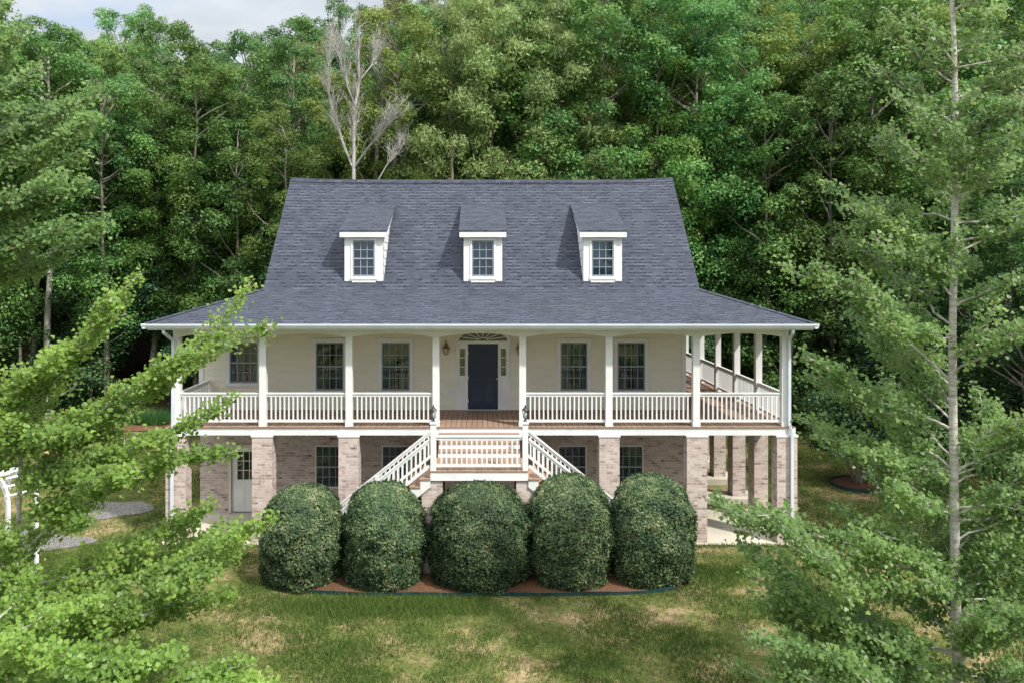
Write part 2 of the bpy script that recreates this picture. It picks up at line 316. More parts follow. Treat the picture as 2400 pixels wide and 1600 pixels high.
def ground_mat():
    m, t, b = mat('ground_soil_grass'); setp(b, rough=.95, spec=.1); l = t.links.new
    tcn = N(t, 'ShaderNodeTexCoord')
    def nse(s, d=5, rg=.6):
        n = N(t, 'ShaderNodeTexNoise'); n.inputs['Scale'].default_value = s; n.inputs['Detail'].default_value = d; n.inputs['Roughness'].default_value = rg; l(tcn.outputs['Object'], n.inputs[0]); return n
    def ramp(src, pts):
        r = N(t, 'ShaderNodeValToRGB'); e = r.color_ramp.elements
        while len(e) < len(pts): e.new(.5)
        for i, (p, c) in enumerate(pts): e[i].position = p; e[i].color = (*c, 1)
        l(src, r.inputs[0]); return r
    lawn = ramp(nse(.55, 8, .68).outputs[0], [(.36,(.075,.11,.028)), (.50,(.14,.16,.05)), (.58,(.27,.22,.11)), (.68,(.42,.32,.19))])
    fine = ramp(nse(9, 6, .7).outputs[0], [(.3,(.45,.45,.45)), (.7,(1.2,1.2,1.2))])
    mu = N(t, 'ShaderNodeMixRGB', blend_type='MULTIPLY'); mu.inputs[0].default_value = 1; l(lawn.outputs[0], mu.inputs[1]); l(fine.outputs[0], mu.inputs[2])
    lit = ramp(nse(6, 8, .75).outputs[0], [(.32,(.030,.020,.013)), (.5,(.085,.055,.035)), (.68,(.24,.16,.10))])
    at_ = N(t, 'ShaderNodeAttribute', attribute_name='forest')
    mx2 = N(t, 'ShaderNodeMixRGB'); l(at_.outputs['Fac'], mx2.inputs[0]); l(mu.outputs[0], mx2.inputs[1]); l(lit.outputs[0], mx2.inputs[2])
    l(mx2.outputs[0], b.inputs['Base Color'])
    bp = N(t, 'ShaderNodeBump'); bp.inputs['Strength'].default_value = .8; bp.inputs['Distance'].default_value = .05; l(nse(14, 4).outputs[0], bp.inputs['Height']); l(bp.outputs[0], b.inputs['Normal'])
    return m
GROUND = ground_mat()

# ------------------------------------------------------------------ terrain
def height(x, y):
    x = np.asarray(x, float); y = np.asarray(y, float)
    e = 15.0+1.5*(vnoise(x, x*0+1, .12, 3)-.5)
    t = np.maximum(0, y-e); up = .27*np.minimum(t, 70)*np.minimum(1, t/7+.25)
    side = .10*np.maximum(0, x-19)
    base = .025*np.clip(y-4, 0, 15)
    return base+up+side+(vnoise(x, y, .5, 5)-.5)*.35*np.clip((y-13)/6, 0, 1)-.03
xs = np.unique(np.concatenate([np.linspace(-600, -60, 14), np.linspace(-60, 60, 161), np.linspace(60, 600, 14)]))
ys = np.unique(np.concatenate([np.linspace(-600, -30, 14), np.linspace(-30, 90, 161), np.linspace(90, 600, 12)]))
gx, gy = np.meshgrid(xs, ys); gz = height(gx, gy)
V = np.stack([gx, gy, gz], -1).reshape(-1, 3); nx = len(xs); ny = len(ys)
ii, jj = np.meshgrid(np.arange(nx-1), np.arange(ny-1)); a = (jj*nx+ii).ravel()
me = raw_mesh('ground', V, np.stack([a, a+1, a+nx+1, a+nx], 1), 4, GROUND)
def forestness(x, y):
    x = np.asarray(x, float); y = np.asarray(y, float)
    n = (vnoise(x, y, .35, 8)-.5)*3
    edge = np.where(x < 0, 17.5, 14.5)
    f = np.clip((y+n-edge)/1.6, 0, 1)
    g = np.clip((x+n*.6-18.5)/1.5, 0, 1)*np.clip((y+6)/3, 0, 1)
    return np.maximum(f, g)
at1 = me.attributes.new('forest', 'FLOAT', 'POINT'); at1.data.foreach_set('value', forestness(V[:,0], V[:,1]).astype('f'))
me.polygons.foreach_set('use_smooth', [True]*len(me.polygons))
g = bpy.data.objects.new('ground', me); C.objects.link(g); tag(g, 'patchy lawn rising into a wooded hillside', 'ground', kind='structure')

# ------------------------------------------------------------------ HOUSE
PX = [-8.64, -6.215, -3.785, -1.335, 1.105, 3.54, 6.0, 8.5]          # front posts
PY = [2.08, 4.12, 6.2, 8.3, 10.6]                                     # right side posts
DECKZ, WALLY, XL, XR = 3.26, 2.47, -8.92, 6.35
BACKY = 8.3
H = empty('brick_house', (0,0,0), label='cream sided house on a brick basement with wraparound porch and three dormers', cat='house')

# windows list: (x0,x1,z0,z1)
UP = [(-7.97,-7.09,4.10,5.36), (-5.26,-4.40,3.87,5.36), (-3.19,-2.32,3.87,5.36), (2.43,3.26,3.87,5.36), (4.22,5.07,3.87,5.36)]
LOW = [(-5.30,-4.42,.78,2.13), (-3.20,-2.32,.78,2.13), (2.35,3.25,.78,2.13), (4.16,5.04,.78,2.13)]
DOORO = (-.86, .83, 3.26, 5.40)
BDOOR = (-7.93, -7.02, .03, 2.08)
def wall_rows(mb, X0, X1, z0, z1, y, opens, lap=0, proud=.016):
    zb = set([z0, z1]); 
    for o in opens: zb |= {o[2], o[3]}
    if lap:
        k = z0
        while k < z1: zb.add(round(k, 4)); k += lap
    zb = sorted(z for z in zb if z0 <= z <= z1)
    for a, b in zip(zb[:-1], zb[1:]):
        if b-a < 1e-4: continue
        xb = [(X0, X1)]
        for o in opens:
            if o[2] < b-1e-5 and o[3] > a+1e-5:
                xb = [s for (p, q) in xb for s in ((p, min(q, o[0])), (max(p, o[1]), q)) if s[1]-s[0] > 1e-4]
        if lap:
            r0 = z0+math.floor((a-z0)/lap+1e-4)*lap
            ya = y-proud*(1-(a-r0)/lap); yb = y-proud*(1-(b-r0)/lap); low = abs(a-r0) < 1e-3
        else: ya = yb = y; low = False
        for p, q in xb:
            mb.face([(p,ya,a), (q,ya,a), (q,yb,b), (p,yb,b)])
            if low: mb.face([(p,y,a), (q,y,a), (q,ya,a), (p,ya,a)])
    return mb
mb = wall_rows(MB(), XL+.1, XR-.1, 3.2, 6.02, WALLY, UP+[DOORO, (-.78,.76,5.40,5.74)], lap=.19)
wall = mb.build('siding_wall', SIDING, H)
mb = MB(); wall_rows(mb, XL, XR, -.1, 3.2, WALLY+.02, LOW+[BDOOR])
mb.face([(XR,WALLY+.02,-.1), (XR,BACKY,-.1), (XR,BACKY,3.2), (XR,WALLY+.02,3.2)]); mb.face([(XL,BACKY,-.1), (XL,WALLY+.02,-.1), (XL,WALLY+.02,3.2), (XL,BACKY,3.2)])
mb.face([(XR,BACKY,-.1), (XL,BACKY,-.1), (XL,BACKY,3.2), (XR,BACKY,3.2)])
for (x0,x1,z0,z1) in LOW+[BDOOR]:      # brick reveals
    y0, y1 = WALLY+.02, WALLY+.12
    mb.face([(x0,y0,z0),(x0,y1,z0),(x0,y1,z1),(x0,y0,z1)]); mb.face([(x1,y1,z0),(x1,y0,z0),(x1,y0,z1),(x1,y1,z1)]); mb.face([(x0,y0,z1),(x0,y1,z1),(x1,y1,z1),(x1,y0,z1)])
    if z0 > .1: mb.box(x0-.03, x1+.03, y0-.04, y1, z0-.07, z0-.002)
mb.build('brick_wall', BRICK, H)
# side and back walls upstairs (lapped)
mb = MB()
for k in range(15):
    z0 = 3.2+.19*k; z1 = min(z0+.19, 7.0)
    mb.face([(XR+.016,WALLY,z0),(XR+.016,BACKY,z0),(XR,BACKY,z1),(XR,WALLY,z1)]); mb.face([(XL-.016,BACKY,z0),(XL-.016,WALLY,z0),(XL,WALLY,z1),(XL,BACKY,z1)])
    mb.face([(XR,BACKY+.016,z0),(XL,BACKY+.016,z0),(XL,BACKY,z1),(XR,BACKY,z1)])
RY, RZ, KY, KZ = 5.36, 10.86, 1.95, 7.05; KY2 = 2*RY-KY
GX0, GX1 = -6.78, 6.66
for gx_, sgn in ((GX0+.22, -1), (GX1-.22, 1)):      # gables
    n = 22
    for k in range(n):
        z0 = 6.9+(RZ-.15-6.9)*k/n; z1 = 6.9+(RZ-.15-6.9)*(k+1)/n
        h0 = max(0, (RZ-.12-z0)/1.117); h1 = max(0, (RZ-.12-z1)/1.117)
        mb.face([(gx_+sgn*.015,RY-h0,z0),(gx_+sgn*.015,RY+h0,z0),(gx_,RY+h1,z1),(gx_,RY-h1,z1)])
mb.build('side_siding', SIDING, H)
# corner boards
for x in (XL, XR-.1):
    MB().box(x-.02, x+.12, WALLY-.035, WALLY+.1, 3.2, 6.02).build('corner_board', WHITE, H)

# roof -------------------------------------------------
def slope_uv(pts, along, up, o):      # planar uv on a roof plane
    return [((Vector(p)-Vector(o)).dot(along), (Vector(p)-Vector(o)).dot(up)) for p in pts]
roof = MB()
def plane_grid(mb, P00, P10, P01, P11, nu, nv, sag=0):
    P00, P10, P01, P11 = map(Vector, (P00, P10, P01, P11))
    al = (P10-P00).normalized(); nrm = al.cross(P01-P00).normalized(); up = nrm.cross(al)
    def P(u, v):
        a = P00.lerp(P10, u); b = P01.lerp(P11, u); p = a.lerp(b, v)
        if sag: p = p+Vector((0, 0, -sag*v*(1-(2*u-1)**6)))
        return p
    for i in range(nu):
        for j in range(nv):
            q = [P(i/nu, j/nv), P((i+1)/nu, j/nv), P((i+1)/nu, (j+1)/nv), P(i/nu, (j+1)/nv)]
            mb.face(q, slope_uv(q, al, up, P00))
SAG = .075
plane_grid(roof, (GX0,KY,KZ), (GX1,KY,KZ), (GX0,RY,RZ), (GX1,RY,RZ), 24, 6, SAG)
plane_grid(roof, (GX1,KY2,KZ), (GX0,KY2,KZ), (GX1,RY,RZ), (GX0,RY,RZ), 24, 6, SAG)
EY, EZ, EX0, EX1 = -.66, 6.19, -9.26, 9.08; EY2 = 2*RY-EY
def quadp(mb, pts):
    pts = [Vector(p) for p in pts]; al = (pts[1]-pts[0]).normalized(); nrm = al.cross(pts[-1]-pts[0]).normalized(); up = nrm.cross(al)
    mb.face(pts, slope_uv(pts, al, up, pts[0]))
quadp(roof, [(EX0,EY,EZ), (EX1,EY,EZ), (GX1,KY,KZ), (GX0,KY,KZ)])
quadp(roof, [(EX1,EY,EZ), (EX1,EY2,EZ), (GX1,KY2,KZ), (GX1,KY,KZ)])
quadp(roof, [(EX1,EY2,EZ), (EX0,EY2,EZ), (GX0,KY2,KZ), (GX1,KY2,KZ)])
quadp(roof, [(EX0,EY2,EZ), (EX0,EY,EZ), (GX0,KY,KZ), (GX0,KY2,KZ)])
# shingle thickness at eaves and rakes, underside of the rakes
t_ = .035
for a, b in (((EX0,EY,EZ),(EX1,EY,EZ)), ((EX1,EY,EZ),(EX1,EY2,EZ)), ((EX1,EY2,EZ),(EX0,EY2,EZ)), ((EX0,EY2,EZ),(EX0,EY,EZ))):
    roof.face([(a[0],a[1],a[2]-t_), (b[0],b[1],b[2]-t_), b, a])
for gx_, s in ((GX0, 1), (GX1, -1)):
    for ky in (KY, KY2):
        roof.face([(gx_,ky,KZ-.09), (gx_,ky,KZ), (gx_,RY,RZ), (gx_,RY,RZ-.09)])
        roof.face([(gx_,ky,KZ-.09), (gx_,RY,RZ-.09), (gx_+s*.3,RY,RZ-.09), (gx_+s*.3,ky,KZ-.09)])
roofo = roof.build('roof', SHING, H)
cap = MB(); n = 24
def ridge(u): return Vector((GX0+(GX1-GX0)*u, RY, RZ-SAG*(1-(2*u-1)**6)))
for i in range(n):
    a, b = ridge(i/n), ridge((i+1)/n)
    for s in (-1, 1):
        cap.face([a+Vector((0,0,.03)), b+Vector((0,0,.03)), b+Vector((0,s*.13,-.115)), a+Vector((0,s*.13,-.115))])
cap.face([ridge(0)+Vector((-.01,-.13,-.115)), ridge(0)+Vector((-.01,.13,-.115)), ridge(0)+Vector((-.01,0,.03))])
cap.face([ridge(1)+Vector((.01,-.13,-.115)), ridge(1)+Vector((.01,0,.03)), ridge(1)+Vector((.01,.13,-.115))])
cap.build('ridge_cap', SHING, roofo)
# hip caps on the porch roof corners
for (ex, gx_) in ((EX0, GX0), (EX1, GX1)):
    a = Vector((ex, EY, EZ)); b = Vector((gx_, KY, KZ)); d = (b-a).normalized(); side = Vector((d.y, -d.x, 0)).normalized()
    hc = MB(); s1 = side*.12; z = Vector((0,0,.022))
    for s in (-1, 1): hc.face([a+z, b+z, b+s*s1+Vector((0,0,-.006)), a+s*s1+Vector((0,0,-.006))])
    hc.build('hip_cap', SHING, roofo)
# soffit / porch ceiling
mb = MB(); cz = 6.03
for (x0,x1,y0,y1) in ((EX0+.02,EX1-.02,EY+.02,WALLY), (XR,EX1-.02,WALLY,EY2-.02), (EX0+.02,XR,BACKY,EY2-.02), (EX0+.02,XL,WALLY,BACKY)):
    mb.face([(x0,y1,cz),(x1,y1,cz),(x1,y0,cz),(x0,y0,cz)])
mb.build('porch_ceiling', CEIL, H)
# gutters
def gutter_prof(): return [(0,0), (.07,0), (.085,.03), (.11,.07), (.12,.10), (.12,.135), (.108,.135), (.108,.11), (0,.11)]
mb = MB(); g0 = EZ-.15
mb.prism([(EY+.02-u, g0+v) for u, v in gutter_prof()][::-1], 'x', EX0-.06, EX1+.06)
mb.build('gutter', GUT, H)
mb = MB(); mb.prism([(EX1-.02+u, g0+v) for u, v in gutter_prof()], 'y', EY-.08, EY2); mb.build('gutter', GUT, H)
mb = MB(); mb.prism([(EX0+.02-u, g0+v) for u, v in gutter_prof()][::-1], 'y', EY-.08, EY2); mb.build('gutter', GUT, H)
# fascia board behind gutter
MB().box(EX0+.03, EX1-.03, EY+.025, EY+.05, 6.0, 6.15).build('fascia', WHITE, H)

# porch beam with shallow arches -------------------------------
def arch_beam(mb, a0, a1, c, horiz, hw=.085, spring=5.745, crown=5.865, top=6.025):
    n = 16; P = []
    for i in range(n+1):
        u = i/n; z = crown-(crown-spring)*abs(2*u-1)**2.2; P.append((a0+(a1-a0)*u, z))
    def Q(a, s, z): return (a, c+s*hw, z) if horiz else (c+s*hw, a, z)
    for (a, z), (b, w) in zip(P[:-1], P[1:]):
        for s in (-1, 1): mb.face([Q(a,s,z), Q(b,s,w), Q(b,s,top), Q(a,s,top)])
        mb.face([Q(a,-1,z), Q(a,1,z), Q(b,1,w), Q(b,-1,w)])
mb = MB()
for a, b in zip(PX[:-1], PX[1:]): arch_beam(mb, a, b, 0, True)
ys_ = [0]+PY
for a, b in zip(ys_[:-1], ys_[1:]): arch_beam(mb, a, b, PX[-1], False)
mb.box(PX[0]-.1, PX[0]+.07, .1, WALLY, 5.75, 6.025)
mb.box(PX[0]-.097, PX[0], -.083, .083, 5.75, 6.02); mb.box(PX[-1], PX[-1]+.1, -.083, .083, 5.75, 6.02)
mb.build('porch_beam', WHITE, H)
# posts
pm = MB(); hw = .095
pm.box(-hw, hw, -hw, hw, DECKZ-.0, 5.76); pm.box(-hw-.012, hw+.012, -hw-.012, hw+.012, DECKZ, DECKZ+.12)
pm = pm.mesh('porch_post', WHITE)
for (x, y) in [(x, 0) for x in PX]+[(PX[-1], y) for y in PY]+[(x, 10.6) for x in (2.5, -2.5, -8.64)]:
    o = bpy.data.objects.new('porch_post', pm); C.objects.link(o); o.parent = H; o.location = (x, y, 0)
# deck floor boards
mb = MB(); x = XL+.05; k = 0
while x < 8.72:
    x1 = min(x+.138, 8.72)
    y1 = 10.75 if x > XR-.02 else WALLY-.018
    mb.box(x, x1, -.16, y1, DECKZ-.028, DECKZ); x += .15
mb.build('deck_floor', DECK, H)
mb = MB(); mb.box(XL+.06, 8.7, -.09, WALLY, DECKZ-.10, DECKZ-.04); mb.box(XR, 8.7, WALLY, 10.7, DECKZ-.10, DECKZ-.04)
mb.box(XL+.06, XR, BACKY, 10.7, DECKZ-.10, DECKZ); mb.build('deck_underlay', DARK, H)  # near-black underlay, shade of the board gaps put into its colour
mb = MB(); z0, z1 = 3.015, 3.226
mb.box(XL+.02, 8.74, -.125, -.095, z0, z1); mb.box(8.742, 8.772, -.125, 10.75, z0, z1); mb.box(XL-.012, XL+.018, -.125, WALLY-.04, z0, z1)
mb.build('deck_fascia', WHITE, H)
# railing
def railing(p, q, z0=DECKZ, zt=4.19, slope=0, name='railing', parent=H, gap=.127, bw=.04, zb=.10, end=.0):
    # p,q: xy ends; slope: dz over the whole run
    p = Vector((*p, z0)); q = Vector((*q, z0+slope)); d = q-p; Ln = Vector((d.x, d.y)).length; n = max(2, round(Ln/gap))
    h = zt-z0
    mb = MB(); mb.bar(p+Vector((0,0,zb+.035)), q+Vector((0,0,zb+.035)), .045, .07)
    for i in range(1, n):
        c = p+d*(i/n)
        b = bw/2
        mb.box(c.x-b, c.x+b, c.y-b, c.y+b, c.z+zb+.03, c.z+h-.07)
    o = mb.build(name, WHITE, parent)
    t = MB(); t.bar(p+Vector((0,0,h-.018)), q+Vector((0,0,h-.018)), .095, .036); t.bar(p+Vector((0,0,h-.072)), q+Vector((0,0,h-.072)), .045, .07)
    t.build('handrail', WHITE, o)
    return o
for i in range(7):
    if i == 3: continue
    railing((PX[i]+.1, 0), (PX[i+1]-.1, 0))
for a, b in zip(ys_[:-1], ys_[1:]): railing((PX[-1], a+.1), (PX[-1], b-.1))
railing((PX[0], .1), (PX[0], WALLY-.04))
# brick piers
def pier(x, y, w=.57, d=.42, z0=-.12, z1=2.965, y0=None):
    mb = MB(); mb.box(x-w/2, x+w/2, y-d/2, y+d/2, z0, z1)
    o = mb.build('brick_pier', BRICK, H)
    MB().box(x-w/2-.025, x+w/2+.025, y-d/2-.02, y+d/2+.02, z1+.001, 3.02).build('pier_cap', WHITE, o)
    return o
for i, x in enumerate(PX):
    if i in (3, 4): continue
    xx = x+(.0 if i < 7 else .03); pier(xx, .07)
for y in PY: pier(8.5, y, w=.42, d=.55, z0=-.1)
# concrete
mb = MB(); mb.box(-9.55, 9.0, -.28, WALLY+.02, -.15, .0); mb.build('slab', CONC, H)
mb = MB(); mb.box(XR, 9.05, WALLY+.025, 2.95, -.15, .02)
mb.box(XR, 9.05, 3.55, 4.55, -.15, .13); mb.box(XR, 9.05, 5.6, 6.65, -.15, .22); mb.box(XR, 9.05, 7.7, 8.8, -.15, .3); mb.build('footing', CONC, H)

# windows ----------------------------------------------------------------
def window(x0, x1, z0, z1, y, cols, rows, casing=.115, back='curtain', sill=True, depth=.0, trim=WHITE, frame=WINFR):
    cx, cz_ = (x0+x1)/2, (z0+z1)/2
    fr = MB(); c = casing
    if c:
        fr.box(x0-c, x0-.004, y-.045, y+.03, z0-.0, z1+.004); fr.box(x1+.004, x1+c, y-.045, y+.03, z0-.0, z1+.004)
        fr.box(x0-c-.015, x1+c+.015, y-.055, y+.03, z1+.004, z1+c+.02)
        fr.box(x0-c-.015, x1+c+.015, y-.06, y+.03, z0-.10, z0-.001)
    b = .035
    o = fr.build('window', trim, H) if c else None
    f2 = MB(); yy = y+depth
    f2.box(x0, x0+b, yy-.03, yy+.06, z0, z1); f2.box(x1-b, x1, yy-.03, yy+.06, z0, z1); f2.box(x0+b, x1-b, yy-.03, yy+.06, z1-b, z1); f2.box(x0+b, x1-b, yy-.03, yy+.06, z0, z0+b*1.5)
    if o is None: o = f2.build('window', frame, H)
    else: f2.build('frame', frame, o)
    mu = MB(); mw = .0085; X0, X1, Z0, Z1 = x0+b, x1-b, z0+b*1.5, z1-b
    mu.box(X0, X1, yy-.028, yy+.03, cz_-.02, cz_+.02)
    for i in range(1, cols):
        x = X0+(X1-X0)*i/cols; mu.box(x-mw, x+mw, yy-.012, yy+.012, Z0, cz_-.02); mu.box(x-mw, x+mw, yy-.012, yy+.012, cz_+.02, Z1)
    for hz0, hz1 in ((Z0, cz_-.02), (cz_+.02, Z1)):
        for j in range(1, rows//2):
            z = hz0+(hz1-hz0)*j/(rows//2); mu.box(X0, X1, yy-.010, yy+.010, z-mw, z+mw)
    mu.build('glazing_bars', BARS, o)
    MB().face([(X0,yy+.02,Z0),(X1,yy+.02,Z0),(X1,yy+.02,Z1),(X0,yy+.02,Z1)]).build('glass', GLASS, o)
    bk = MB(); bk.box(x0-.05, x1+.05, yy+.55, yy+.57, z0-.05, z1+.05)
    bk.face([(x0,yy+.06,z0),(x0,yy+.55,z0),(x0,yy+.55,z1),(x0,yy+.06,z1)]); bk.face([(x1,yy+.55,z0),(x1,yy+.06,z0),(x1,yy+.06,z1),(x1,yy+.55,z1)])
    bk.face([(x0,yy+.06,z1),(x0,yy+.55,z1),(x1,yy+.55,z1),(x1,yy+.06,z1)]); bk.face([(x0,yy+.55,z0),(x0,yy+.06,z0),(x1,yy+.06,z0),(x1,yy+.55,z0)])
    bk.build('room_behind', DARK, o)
    if back in ('curtain', 'blue'):
        cm = MB(); n = 44
        for i in range(n):
            u0, u1 = i/n, (i+1)/n
            f = lambda u: yy+.14+.028*math.sin(u*math.pi*13+math.sin(u*9)*1.4+x0)
            a, b_ = X0+(X1-X0)*u0, X0+(X1-X0)*u1
            if back == 'curtain' and .40 < u0 < .6: continue
            cm.face([(a,f(u0),Z0),(b_,f(u1),Z0),(b_,f(u1),Z1),(a,f(u0),Z1)])
        cm.build('curtain', CURT if back == 'curtain' else CURTW, o)  # in the dormers its blue colour stands in for reflected sky
    if back == 'shutter':
        cm = MB(); mid = (X0+X1)/2
        for (a, b_) in ((X0, mid-.004), (mid+.004, X1)):
            cm.box(a, a+.045, yy+.07, yy+.10, Z0, Z1); cm.box(b_-.045, b_, yy+.07, yy+.10, Z0, Z1)
            for zz in (Z0, cz_-.04, Z1-.07): cm.box(a+.046, b_-.046, yy+.07, yy+.10, zz, zz+.07)
            z = Z0+.1
            while z < Z1-.1:
                if abs(z-cz_) > .06: cm.face([(a+.046,yy+.065,z-.012),(b_-.046,yy+.065,z-.012),(b_-.046,yy+.105,z+.03),(a+.046,yy+.105,z+.03)])
                z += .066
        cm.build('louvre_shutter', SHUT, o)
    return o
for i, r in enumerate(UP): window(*r, WALLY, 4 if i else 4, 4, back='curtain')
for r in LOW: window(*r, WALLY+.05, 4, 4, casing=0, back='shutter', frame=WHITE)
for r in LOW:   # slim trim around the basement windows
    pass

# front door -------------------------------------------------------------
DY = WALLY
ent = MB(); x0, x1, z0, z1 = DOORO
for (a, b, c, d) in ((-.86,-.76,3.262,5.33), (.73,.83,3.262,5.33), (-.56,-.49,3.262,5.33), (.46,.53,3.262,5.33)): ent.box(a, b, DY-.05, DY+.03, c, d)
ent.box(-.88, .85, DY-.055, DY+.03, 5.33, 5.42)
for (a, b) in ((-.76,-.56), (.53,.73)):
    ent.box(a, b, DY-.02, DY+.03, 3.262, 4.32); ent.box(a+.03, b-.03, DY-.032, DY-.021, 3.42, 4.14); ent.box(a, b, DY-.02, DY+.03, 5.19, 5.33)
    ent.box(a, b, DY-.035, DY-.021, 3.262, 3.34)
# elliptical arch casing
def ell(t, rx, rz): return (-.015+rx*math.cos(t), 5.42+rz*math.sin(t))
n = 28
for i in range(n):
    t0, t1 = math.pi*i/n, math.pi*(i+1)/n
    A, B, Cc, D_ = ell(t0,.765,.315), ell(t1,.765,.315), ell(t1,.865,.40), ell(t0,.865,.40)
    for yy in (DY-.05,): ent.face([(A[0],yy,A[1]),(D_[0],yy,D_[1]),(Cc[0],yy,Cc[1]),(B[0],yy,B[1])])
    ent.face([(A[0],DY-.05,A[1]),(B[0],DY-.05,B[1]),(B[0],DY+.05,B[1]),(A[0],DY+.05,A[1])])
    ent.face([(D_[0],DY-.05,D_[1]),(D_[0],DY+.01,D_[1]),(Cc[0],DY+.01,Cc[1]),(Cc[0],DY-.05,Cc[1])])
ento = ent.build('door_surround', WHITE, H)
# corners of the fanlight opening filled with siding
fl = MB()
for i in range(n):
    t0, t1 = math.pi*i/n, math.pi*(i+1)/n; A, B = ell(t0,.8,.34), ell(t1,.8,.34)
    fl.face([(A[0],DY-.004,A[1]),(A[0],DY-.004,5.76),(B[0],DY-.004,5.76),(B[0],DY-.004,B[1])])
fl.build('fanlight_infill', SIDING, ento)
fg = MB(); cpt = (-.015, DY+.012, 5.42)
for i in range(n):
    t0, t1 = math.pi*i/n, math.pi*(i+1)/n; A, B = ell(t0,.77,.32), ell(t1,.77,.32)
    fg.face([cpt, (A[0],DY+.012,A[1]), (B[0],DY+.012,B[1])])
for (a, b) in ((-.745,-.575), (.545,.715)): fg.box(a-.02, b+.02, DY+.008, DY+.012, 4.31, 5.2)
fg.build('glass', GLASS, ento)
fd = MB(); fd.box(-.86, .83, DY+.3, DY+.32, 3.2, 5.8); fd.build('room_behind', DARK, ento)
fb = MB()
for k in range(1, 8):
    t = math.pi*k/8; A = ell(t,.15,.09); B = ell(t,.77,.32); fb.bar((A[0],DY-.01,A[1]), (B[0],DY-.01,B[1]), .022, .022)
for i in range(12):
    A, B = ell(math.pi*i/12,.15,.09), ell(math.pi*(i+1)/12,.15,.09); fb.bar((A[0],DY-.01,A[1]), (B[0],DY-.01,B[1]), .022, .022)
for (a, b) in ((-.76,-.56), (.53,.73)):
    for z in (4.32, 4.605, 4.895, 5.19): fb.box(a, b, DY-.018, DY+.004, z-.012, z+.012)
    fb.box(a, a+.022, DY-.018, DY+.004, 4.33, 5.18); fb.box(b-.022, b, DY-.018, DY+.004, 4.33, 5.18)
fb.build('glazing_bars', WHITE, ento)
dr = MB(); a, b = -.488, .458; yd = DY-.03
dr.box(a, a+.10, yd-.02, yd+.02, 3.28, 5.325); dr.box(b-.10, b, yd-.02, yd+.02, 3.28, 5.325); dr.box(a+.10, b-.10, yd-.02, yd+.02, 5.2, 5.325); dr.box(a+.10, b-.10, yd-.02, yd+.02, 3.28, 3.47)
dr.box(a+.10, b-.10, yd-.018, yd+.018, 4.14, 4.28); dr.box(-.045, .015, yd-.016, yd+.016, 3.47, 4.14); dr.box(-.035, .005, yd-.012, yd+.016, 4.28, 5.2)
door = dr.build('front_door', NAVY, H)
pn = MB(); pn.box(a+.09, b-.09, yd+.006, yd+.018, 3.45, 5.22)
z = 3.52
while z < 4.1:
    for (p, q) in ((a+.13, -.075), (.045, b-.13)): pn.face([(p,yd-.006,z),(q,yd-.006,z),(q,yd+.005,z+.032),(p,yd+.005,z+.032)])
    z += .04
pn.build('screen_panel', NAVY2, door)
hh = MB(); hh.tube([(.425,yd-.02,4.24),(.425,yd-.055,4.24)], .012); hh.lathe((.425,yd-.065,4.215), [(0,0),(.022,.008),(.026,.025),(.022,.042),(0,.05)], 10); hh.build('handle', GUT, door)
for z in (3.55, 4.27, 5.05): MB().box(a-.02, a+.02, yd-.04, yd-.021, z-.05, z+.05).build('hinge', GUT, door)
MB().box(-.5, .47, DY-.1, DY-.005, 3.262, 3.279).build('threshold', GUT, ento)
# outlet box on wall
ob = MB(); ob.box(-1.11, -.97, WALLY-.03, WALLY, 3.66, 3.86); ob.box(-1.08, -1.0, WALLY-.045, WALLY-.031, 3.7, 3.82); ob.build('outlet_box', WHITE, H)
# basement door
x0, x1, z0, z1 = BDOOR; yb = WALLY+.06
bd = MB(); bd.box(x0-.09, x0, yb-.07, yb+.05, z0, z1+.09); bd.box(x1, x1+.09, yb-.07, yb+.05, z0, z1+.09); bd.box(x0, x1, yb-.07, yb+.05, z1, z1+.09)
bdo = bd.build('basement_door', CREAM, H)
dl = MB(); gx0, gx1, gz0, gz1 = x0+.17, x1-.17, 1.05, 1.93
dl.box(x0+.01, x1-.01, yb-.01, yb+.03, z0+.01, gz0); dl.box(x0+.01, gx0, yb-.01, yb+.03, gz0, z1-.01); dl.box(gx1, x1-.01, yb-.01, yb+.03, gz0, z1-.01); dl.box(gx0, gx1, yb-.01, yb+.03, gz1, z1-.01)
for (p, q) in ((x0+.14, (x0+x1)/2-.04), ((x0+x1)/2+.04, x1-.14)): 
    dl.box(p, q, yb-.018, yb-.011, .25, .88); dl.box(p+.03, q-.03, yb-.026, yb-.019, .28, .85)
dl.build('door_leaf', WHITE, bdo)
gb = MB()
for i in (1, 2): gb.box(gx0+(gx1-gx0)*i/3-.009, gx0+(gx1-gx0)*i/3+.009, yb-.008, yb+.02, gz0, gz1); gb.box(gx0, gx1, yb-.010, yb+.018, gz0+(gz1-gz0)*i/3-.009, gz0+(gz1-gz0)*i/3+.009)
gb.build('glazing_bars', WHITE, bdo)
MB().face([(gx0,yb+.012,gz0),(gx1,yb+.012,gz0),(gx1,yb+.012,gz1),(gx0,yb+.012,gz1)]).build('glass', GLASS, bdo)
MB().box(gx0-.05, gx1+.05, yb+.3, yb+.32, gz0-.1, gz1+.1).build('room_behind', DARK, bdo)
MB().lathe((x1-.07, yb-.05, .96), [(0,0),(.025,.01),(.03,.03),(.025,.05),(0,.06)], 10).build('handle', BRASS, bdo)

